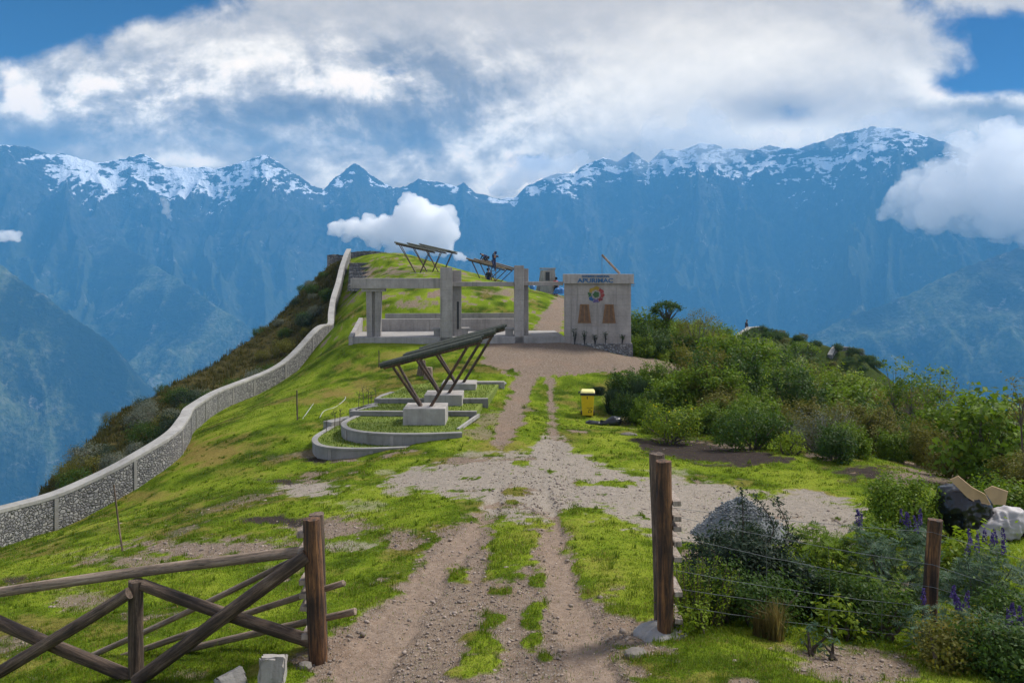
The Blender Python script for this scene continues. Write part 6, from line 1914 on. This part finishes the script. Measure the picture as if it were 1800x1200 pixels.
b, h = fit(1780, 890, 15.5); shrub('leafy_shrub', 'green bush behind the white sack at the right edge', None, b, 1.7, 1.4, h, 'leaf_green', 0.075, 630, 110, 50, 0.12)
b, h = fit(1440, 1130, 8.2); shrub('seedling', 'small pale leaved seedling at the foot of the wire fence', None, b, 0.28, 0.25, 0.26, 'leaf_bluegreen', 0.07, 631, 12, 9, 0.04, 0.36, cat='seedling', nst=6)
b, h = fit(1212, 1080, 8.5); shrub('weed', 'bright green weed growing over the right side of the concrete footing', None, b, 0.45, 0.35, 0.34, 'leaf_bright', 0.045, 632, 34, 24, 0.05, cat='weed', nst=6)
b, h = fit(1470, 1098, 8.9); shrub('weed', 'fresh green weed among the dark stems under the middle of the wire fence', None, b, 0.55, 0.4, 0.42, 'leaf_bright', 0.07, 633, 26, 18, 0.06, cat='weed', nst=8)
b, h = fit(1262, 1040, 9.15); shrub('dark_shrub', 'dark green bush filling the gap between the yellow green shrub and the dry tussock', None, b, 0.85, 0.6, max(0.6, h), 'leaf_dark', 0.045, 648, 80, 50, 0.08)
b, h = fit(1460, 1035, 9.5); shrub('dark_shrub', 'dark green bush under the deep green lupin close behind the wire strands', None, b, 1.1, 0.6, max(0.6, h), 'leaf_dark', 0.05, 649, 90, 50, 0.09)
b, h = fit(1335, 1090, 8.9); shrub('dark_shrub', 'low dark growth under the large twiggy shrub by the lowest wire', None, b, 1.1, 0.6, 0.55, 'leaf_dark', 0.045, 634, 70, 40, 0.08)
b, h = fit(1530, 1085, 9.2); shrub('dark_shrub', 'low dark growth beneath the dull lupin leaves left of the fence post', None, b, 1.1, 0.6, 0.6, 'leaf_dark', 0.05, 635, 70, 40, 0.09)
for i, (px, top, d, hh, lab) in enumerate(((1362, 1085, 8.5, 0.5, 'dry buff grass tussock with plumes under the wire fence'), (1338, 1110, 8.6, 0.36, 'small dry grass tuft left of the buff plumed tussock'))):
    b = at(px, 0, d)
    r = empty('dry_tussock', b, lab, 'tussock'); rr = np.random.default_rng(640 + i); n = 240
    a = rr.uniform(0, 6.28, n); q = rr.uniform(0, 0.09, n)
    blades_mesh('blades', np.stack([np.cos(a) * q, np.sin(a) * q, np.zeros(n)], -1), rr.uniform(0.5, 1.1, n) * hh, np.full(n, 0.004), 0.35, M['blade_dry'], r, 642 + i)

# dark withered plants along the hut and small ones in the beds
for (px, py, hh, lab) in ((1010, 594, 0.75, 'tall dark withered plant at the left corner of the hut front'), (1027, 594, 0.55, 'dark withered plant at the hut front under the left window'), (1046, 595, 0.35, 'small dark withered plant at the hut front between the windows'), (1064, 594, 0.5, 'spindly withered plant at the hut front under the right window'), (1093, 594, 0.35, 'small withered plant at the right end of the hut front')):
    b = P(px, py, 45.9); b.z = P(px, 598, 45.9).z
    r = empty('withered_plant', b, lab, 'plant'); rr = np.random.default_rng(px)
    mb = MB()
    for k in range(9):
        e = Vector((rr.normal(0, 0.09), rr.normal(0, 0.06), hh * rr.uniform(0.6, 1.0))); mb.tube([(0, 0, -0.25), e * 0.5 + Vector((0.02, 0, 0)), e], [0.014, 0.010, 0.005], 4)
    mb.build('stem', M['shade_stem_dark'], r)
    leaves_mesh('foliage', np.stack([rr.normal(0, 0.08, 60), rr.normal(0, 0.06, 60), rr.uniform(0.1, 1.0, 60) * hh], -1), 0.3, 0.08, M['leaf_dark'], r, px)
for (px, py, z, hh) in ((588, 745, -5.6, .55), (597, 738, -5.5, .45), (573, 757, -5.7, .5), (630, 716, -5.2, .65), (638, 712, -5.2, .8), (647, 708, -5.2, .6), (660, 702, -5.1, .5), (652, 707, -5.15, .45)):
    b = LV(px, py, z)
    r = empty('sapling', b, 'thin dark newly planted sapling in the side kerb of the terraced beds', 'sapling', 'saplings beside the terraced beds'); rr = np.random.default_rng(px)
    mb = MB(); mb.tube([(0, 0, -0.2), (0.02, 0, hh * 0.5), (rr.normal(0, 0.05), 0, hh)], [0.014, 0.012, 0.006], 5)
    for k in range(4):
        zz = hh * rr.uniform(0.4, 0.9); mb.tube([(0.01, 0, zz), (rr.normal(0, 0.12), rr.normal(0, 0.1), zz + 0.12)], [0.008, 0.004], 4)
    mb.build('stem', M['bark'], r)
    leaves_mesh('foliage', np.stack([rr.normal(0, 0.07, 26), rr.normal(0, 0.07, 26), rr.uniform(0.3, 1.0, 26) * hh], -1), 0.3, 0.06, M['leaf_dark'], r, px + 1)

# --- the steep flank left of the wall: dry tussock grass as one mass, and single shrubs ------------------------------------
n = 5200
yy_ = np.exp(rng.uniform(math.log(20), math.log(86), n)); wx_ = np.interp(yy_, WALL_Y, WALL_X); xl_ = np.interp(yy_, _XL[:, 0], _XL[:, 1])
xx_ = wx_ - 0.6 - (wx_ - xl_ + 4.0) * rng.uniform(0, 1, n)
zz_ = ground(xx_, yy_)
per = 13
cl = fbm(xx_ * 0.35, yy_ * 0.35, 3, 555)
hh_ = np.clip(0.36 + 0.30 * cl + rng.normal(0, 0.08, n), 0.14, 0.8)
bx = np.repeat(np.stack([xx_, yy_, zz_ - 0.03], -1), per, 0) + rng.normal(0, 1, (n * per, 3)) * np.array([0.13, 0.13, 0.0])
tint_ = np.clip(0.42 + 0.5 * fbm(xx_ * 0.2, yy_ * 0.2, 3, 557), 0, 1)
tag(blades_mesh('dry_grass', bx, np.repeat(hh_, per) * rng.uniform(0.6, 1.15, n * per), np.full(n * per, 0.022), 0.5, M['blade_slope'], None, 558, np.repeat(tint_, per)), kind='stuff')

FL = [dict(mat='leaf_silver', label='grey green bush among the dry grass on the steep slope left of the wall', group='grey bushes on the left slope'),
      dict(mat='leaf_dark', label='dark green bush among the dry grass on the steep slope left of the wall', group='dark bushes on the left slope'),
      dict(mat='leaf_olive', label='brownish olive bush among the dry grass on the steep slope left of the wall', group='olive bushes on the left slope'),
      dict(mat='leaf_pine', label='blue grey bush among the dry grass on the steep slope left of the wall', group='blue grey bushes on the left slope')]
fp_ = [shrub('slope_shrub', K['label'], K['group'], (0, 0, -220), 1.7, 1.6, 1.2, K['mat'], 0.085, 700 + i, 70, 46, 0.13, 0.5) for i, K in enumerate(FL)]
used = [False] * 4
spots = []
t_ = 0
while len(spots) < 74 and t_ < 4000:
    t_ += 1
    y = rng.uniform(24, 84); wx = float(np.interp(y, WALL_Y, WALL_X)); xl = float(np.interp(y, _XL[:, 0], _XL[:, 1]))
    x = wx - 0.8 - (wx - xl + 2.0) * rng.uniform(0, 1)
    if any((x - a) ** 2 + (y - b) ** 2 < 1.5 for a, b in spots): continue
    z = gz(x, y); px, py = 900 + x / y * FOC, HORIZON - z / y * FOC
    near = (wx - x) < 5.5
    if not near and rng.uniform() < 0.6: continue
    spots.append((x, y))
    k = int(rng.choice(4, p=[0.22, 0.38, 0.18, 0.22])) if near else int(rng.choice(4, p=[0.04, 0.26, 0.62, 0.08]))
    s = rng.uniform(0.5, 1.15) * (0.75 if not near else 1.0)
    if y < 34: s *= 0.7
    o = fp_[k] if not used[k] else copy_tree(fp_[k]); used[k] = True
    place(o, (x, y, z - 0.08), rng.uniform(0, 6.28), s, FL[k]['label'], FL[k]['group'])
for (px, top, d, w, m_, lab) in ((200, 796, 33.5, 1.15, 'leaf_silver', 'round pale grey green bush just behind the near bend of the wall'), (283, 720, 42, 1.6, 'leaf_silver', 'large greyish bush on the slope behind the second bend of the wall'), (236, 786, 35, 0.6, 'leaf_silver', 'small pale grey bush beside the round one behind the wall bend')):
    b, h = fit(px, top, d); shrub('silver_shrub', lab, None, b, w, w, max(h, 0.5), m_, 0.06, 760 + px, 80, 50, 0.10, 0.45, stem='stem_grey')
# the two knolls carry their own low scrub
for (x0, y0) in ((33, 106), (36, 108), (31, 103), (38, 107), (35, 104), (29, 99), (40, 106), (43, 106), (45, 106), (47, 109), (50, 111), (27, 94), (41, 103), (45, 103), (48, 106), (33, 103), (35.5, 106.2), (37, 105), (39, 108), (34, 101), (32, 98), (30.5, 96), (43.5, 104), (46, 105), (47.5, 107), (49, 109), (37, 103), (35, 99), (24, 88), (22, 82), (30, 107), (52, 112)):
    z = gz(x0, y0)
    use(2 if (x0 + y0) % 3 else 3, (x0, y0 - 1.0, z - 0.2), random.uniform(0, 6), 0.6, 0.45, 'dark low bush covering the two far knolls beyond the thicket', 'bushes on the far knolls')

# --- turf blades: dense near the camera, thinning with distance ---------------------------------------------------------
n = 700000
aa = rng.uniform(R(-38), R(38), n); dd = np.exp(rng.uniform(math.log(6.2), math.log(50), n))
X, Y = np.sin(aa) * dd, np.cos(aa) * dd
Z = ground(X, Y); mk = masks(X, Y, Z)
bare = np.maximum(np.maximum(mk['dirt'], mk['pale']), mk['soil'])
tuft = fbm(X * 2.2, Y * 2.2, 3, 801)
pr_ = np.clip(1.05 - 1.15 * bare + 0.25 * tuft, 0.035, 1) * (1 - mk['scrub']) * (1 - mk['thick'])
wxg = np.interp(Y, WALL_Y, WALL_X)
k = (rng.uniform(0, 1, n) < pr_) & (X > wxg + 0.3)
for poly, z in BED_POLYS:
    k &= poly_sd(X, Y, poly) < 0
k &= ~((np.hypot((X - gc.x) / 1.1, (Y - gc.y) / 0.9) < 0.95))
X, Y, Z, tuft, dryv, lush, bare = X[k], Y[k], Z[k], tuft[k], mk['dry'][k], mk['lush'][k], bare[k]
hgt = np.clip(0.030 + 0.060 * np.maximum(tuft, -0.1) + 0.022 * lush, 0.012, 0.14) * rng.uniform(0.6, 1.3, len(X)) * (1 - 0.5 * dryv) * (1 - 0.4 * bare)
wid = 0.0028 * np.clip(Y / 7.5, 0.9, 5.0)
isdry = rng.uniform(0, 1, len(X)) < (0.17 + 0.75 * dryv + 0.25 * bare)
base = np.stack([X, Y, Z - 0.005], -1)
# coarser tufts and weeds standing out of the short turf
m_ = 5200
ta = rng.uniform(R(-36), R(36), m_); td = np.exp(rng.uniform(math.log(6.4), math.log(34), m_))
tx, ty = np.sin(ta) * td, np.cos(ta) * td; tz = ground(tx, ty); tm = masks(tx, ty, tz)
tk = (np.maximum(np.maximum(tm['dirt'], tm['pale']), tm['soil']) + 0.5 * tm['rut'] < rng.uniform(0.1, 0.75, m_)) & (tx > np.interp(ty, WALL_Y, WALL_X) + 0.4) & (tm['thick'] < 0.5)
for poly, z in BED_POLYS:
    tk &= poly_sd(tx, ty, poly) < -0.1
tb = np.repeat(np.stack([tx, ty, tz - 0.01], -1)[tk], 16, 0)
tb = tb + rng.normal(0, 1, tb.shape) * np.array([0.03, 0.03, 0]) * np.repeat(rng.uniform(0.5, 2.0, tk.sum()), 16)[:, None]
th_ = np.repeat(np.exp(rng.normal(math.log(0.075), 0.35, tk.sum())), 16) * rng.uniform(0.5, 1.2, len(tb))
tw_ = 0.0034 * np.clip(tb[:, 1] / 8, 0.9, 3.5)
tt_ = np.repeat(np.clip(rng.normal(0.35, 0.2, tk.sum()), 0, 1), 16)
# the beds have their own short turf
bp = []
for poly, z in BED_POLYS:
    q = np.array(poly); m_ = 5200
    c_ = np.stack([rng.uniform(q[:, 0].min(), q[:, 0].max(), m_), rng.uniform(q[:, 1].min(), q[:, 1].max(), m_)], -1)
    inn = poly_sd(c_[:, 0], c_[:, 1], poly) > 0.12
    bp.append(np.column_stack([c_[inn], np.full(inn.sum(), z - 0.005)]))
bp = np.concatenate(bp)
for i in range(3):
    fx, fyy = -3.12 + 0.40 * i, 28.9 + 3.15 * i
    bp = bp[~((np.abs(bp[:, 0] - fx) < 0.8) & (np.abs(bp[:, 1] - fyy) < 0.7))]
tl = np.clip(0.15 + 0.75 * lush + 0.4 * tuft, 0, 1)
tag(blades_mesh('grass', np.concatenate([base[~isdry], bp, tb]), np.concatenate([hgt[~isdry], rng.uniform(0.025, 0.07, len(bp)), th_]), np.concatenate([wid[~isdry], np.full(len(bp), 0.011), tw_]), 0.75, M['blade'], None, 802, np.concatenate([tl[~isdry], np.full(len(bp), 0.35), tt_])), kind='stuff')
tag(blades_mesh('withered_grass', base[isdry], hgt[isdry] * 0.9, wid[isdry], 0.9, M['blade_dry'], None, 803), kind='stuff')
# ------------------------------------------------------------------ low clouds drifting before the far range
def cloud(label, d, puffs, density, seed, sub=9, voxel=5.0, disp=10.0, sizes=(0.30, 0.55), depth=1.0):
    r = random.Random(seed)
    sc = d / FOC
    bm = bmesh.new()
    c0 = P(sum(p[0] for p in puffs) / len(puffs), sum(p[1] for p in puffs) / len(puffs), d)
    def ball(c, rad):
        m = bmesh.ops.create_icosphere(bm, subdivisions=2, radius=rad)
        for v in m['verts']: v.co = v.co + (c - c0)
    for (px, py, rp) in puffs:
        c = P(px, py, d) + Vector((0, r.uniform(-0.5, 0.5) * rp * sc * depth, 0)); R0 = rp * sc
        ball(c, R0 * 0.86)
        for _ in range(sub):
            u = Vector((r.gauss(0, 1), r.gauss(0, 1), r.gauss(0.25, 0.9))).normalized()
            k = r.uniform(*sizes)
            ball(c + u * R0 * r.uniform(0.62, 0.92), R0 * k)
    me = bpy.data.meshes.new('cloud'); bm.to_mesh(me); bm.free()
    m = bpy.data.materials.get('cloud_%g' % density)
    if m is None:
        m = bpy.data.materials.new('cloud_%g' % density); m.use_nodes = True; m.node_tree.nodes.clear()
        t = NT(m.node_tree)
        v = t.n('ShaderNodeVolumePrincipled', {'Color': (1, 1, 1, 1), 'Density': density, 'Anisotropy': 0.0})
        t.link(v.outputs[0], t.n('ShaderNodeOutputMaterial').inputs['Volume'])
    me.materials.append(m)
    o = bpy.data.objects.new('cloud', me); COL.objects.link(o); o.location = c0
    rm = o.modifiers.new('remesh', 'REMESH'); rm.mode = 'VOXEL'; rm.voxel_size = voxel * sc * FOC / 2500.0
    for i, (ts, st) in enumerate(((40.0, disp), (15.0, disp * 0.6))):
        tx = bpy.data.textures.new('cloud_billow', 'CLOUDS'); tx.noise_scale = ts * d / 2500; tx.noise_depth = 4
        dm = o.modifiers.new('billow', 'DISPLACE'); dm.texture = tx; dm.strength = st * d / 2500 * 2.2; dm.mid_level = 0.55; dm.texture_coords = 'LOCAL'
    return tag(o, label, 'cloud')


cloud('bright white cumulus cloud floating before the range just above the hilltop shelters', 1500,
      [(592, 402, 17), (618, 400, 22), (650, 404, 27), (690, 404, 32), (722, 372, 27), (742, 378, 32), (735, 400, 36), (770, 396, 34), (790, 408, 26), (705, 428, 28), (745, 428, 30), (780, 434, 24), (660, 422, 18), (806, 452, 11), (816, 456, 8), (668, 392, 12), (700, 372, 12)], 0.06, 3)
cloud('large ragged white cloud covering the right shoulder of the range', 2200,
      [(1562, 372, 22), (1580, 348, 30), (1600, 385, 28), (1618, 340, 42), (1650, 375, 45), (1690, 330, 60), (1740, 380, 52), (1790, 330, 75), (1790, 262, 52), (1725, 282, 50), (1800, 402, 36), (1650, 305, 36), (1750, 238, 36), (1850, 300, 80), (1690, 250, 24), (1760, 410, 22), (1690, 402, 22)], 0.014, 5, disp=16.0)
cloud('small round white cloud at the left edge before the dark slope', 1700, [(2, 415, 13), (18, 414, 15), (28, 417, 10), (-16, 416, 15)], 0.05, 7, voxel=5)
cloud('tiny upright wisp of cloud below the snowy crest on the left', 3000, [(284, 352, 6), (290, 360, 8), (294, 370, 9), (298, 380, 7), (302, 388, 4)], 0.016, 9, voxel=4, disp=7)
cloud('thin mist lying on the middle summits of the range', 5600, [(1180, 258, 34), (1220, 250, 42), (1265, 264, 40), (1130, 280, 26), (1300, 258, 28), (1150, 245, 34), (1080, 278, 22), (1350, 252, 26), (1240, 225, 40)], 0.0019, 11, voxel=9, disp=14)
cloud('thin mist brushing the right hand summit of the range', 5600, [(1530, 226, 32), (1580, 214, 36), (1470, 244, 24), (1620, 232, 30), (1660, 250, 26), (1420, 246, 22)], 0.0015, 12, voxel=9, disp=14)
cloud('bright cloud bank filling the notch in the middle of the range', 6300, [(900, 318, 26), (930, 300, 30), (965, 300, 26), (870, 335, 16), (995, 292, 22), (1020, 280, 18)], 0.006, 13, voxel=9, disp=14)
# ------------------------------------------------------------------ the air: one closed box of pale haze round everything
hz = MB()
hz.box((0, 3600, -330), (14600, 8200, 3200))
hzo = hz.build('haze', bpy.data.materials.new('haze_air'))
hm = hzo.data.materials[0]
hm.use_nodes = True
hm.node_tree.nodes.clear()
ht = NT(hm.node_tree)
vol = ht.n('ShaderNodeVolumePrincipled', {'Color': (0.16, 0.55, 1.0, 1), 'Density': 1.22e-4, 'Anisotropy': 0.0})
ho = ht.n('ShaderNodeOutputMaterial')
ht.link(vol.outputs[0], ho.inputs['Volume'])
tag(hzo, kind='stuff')
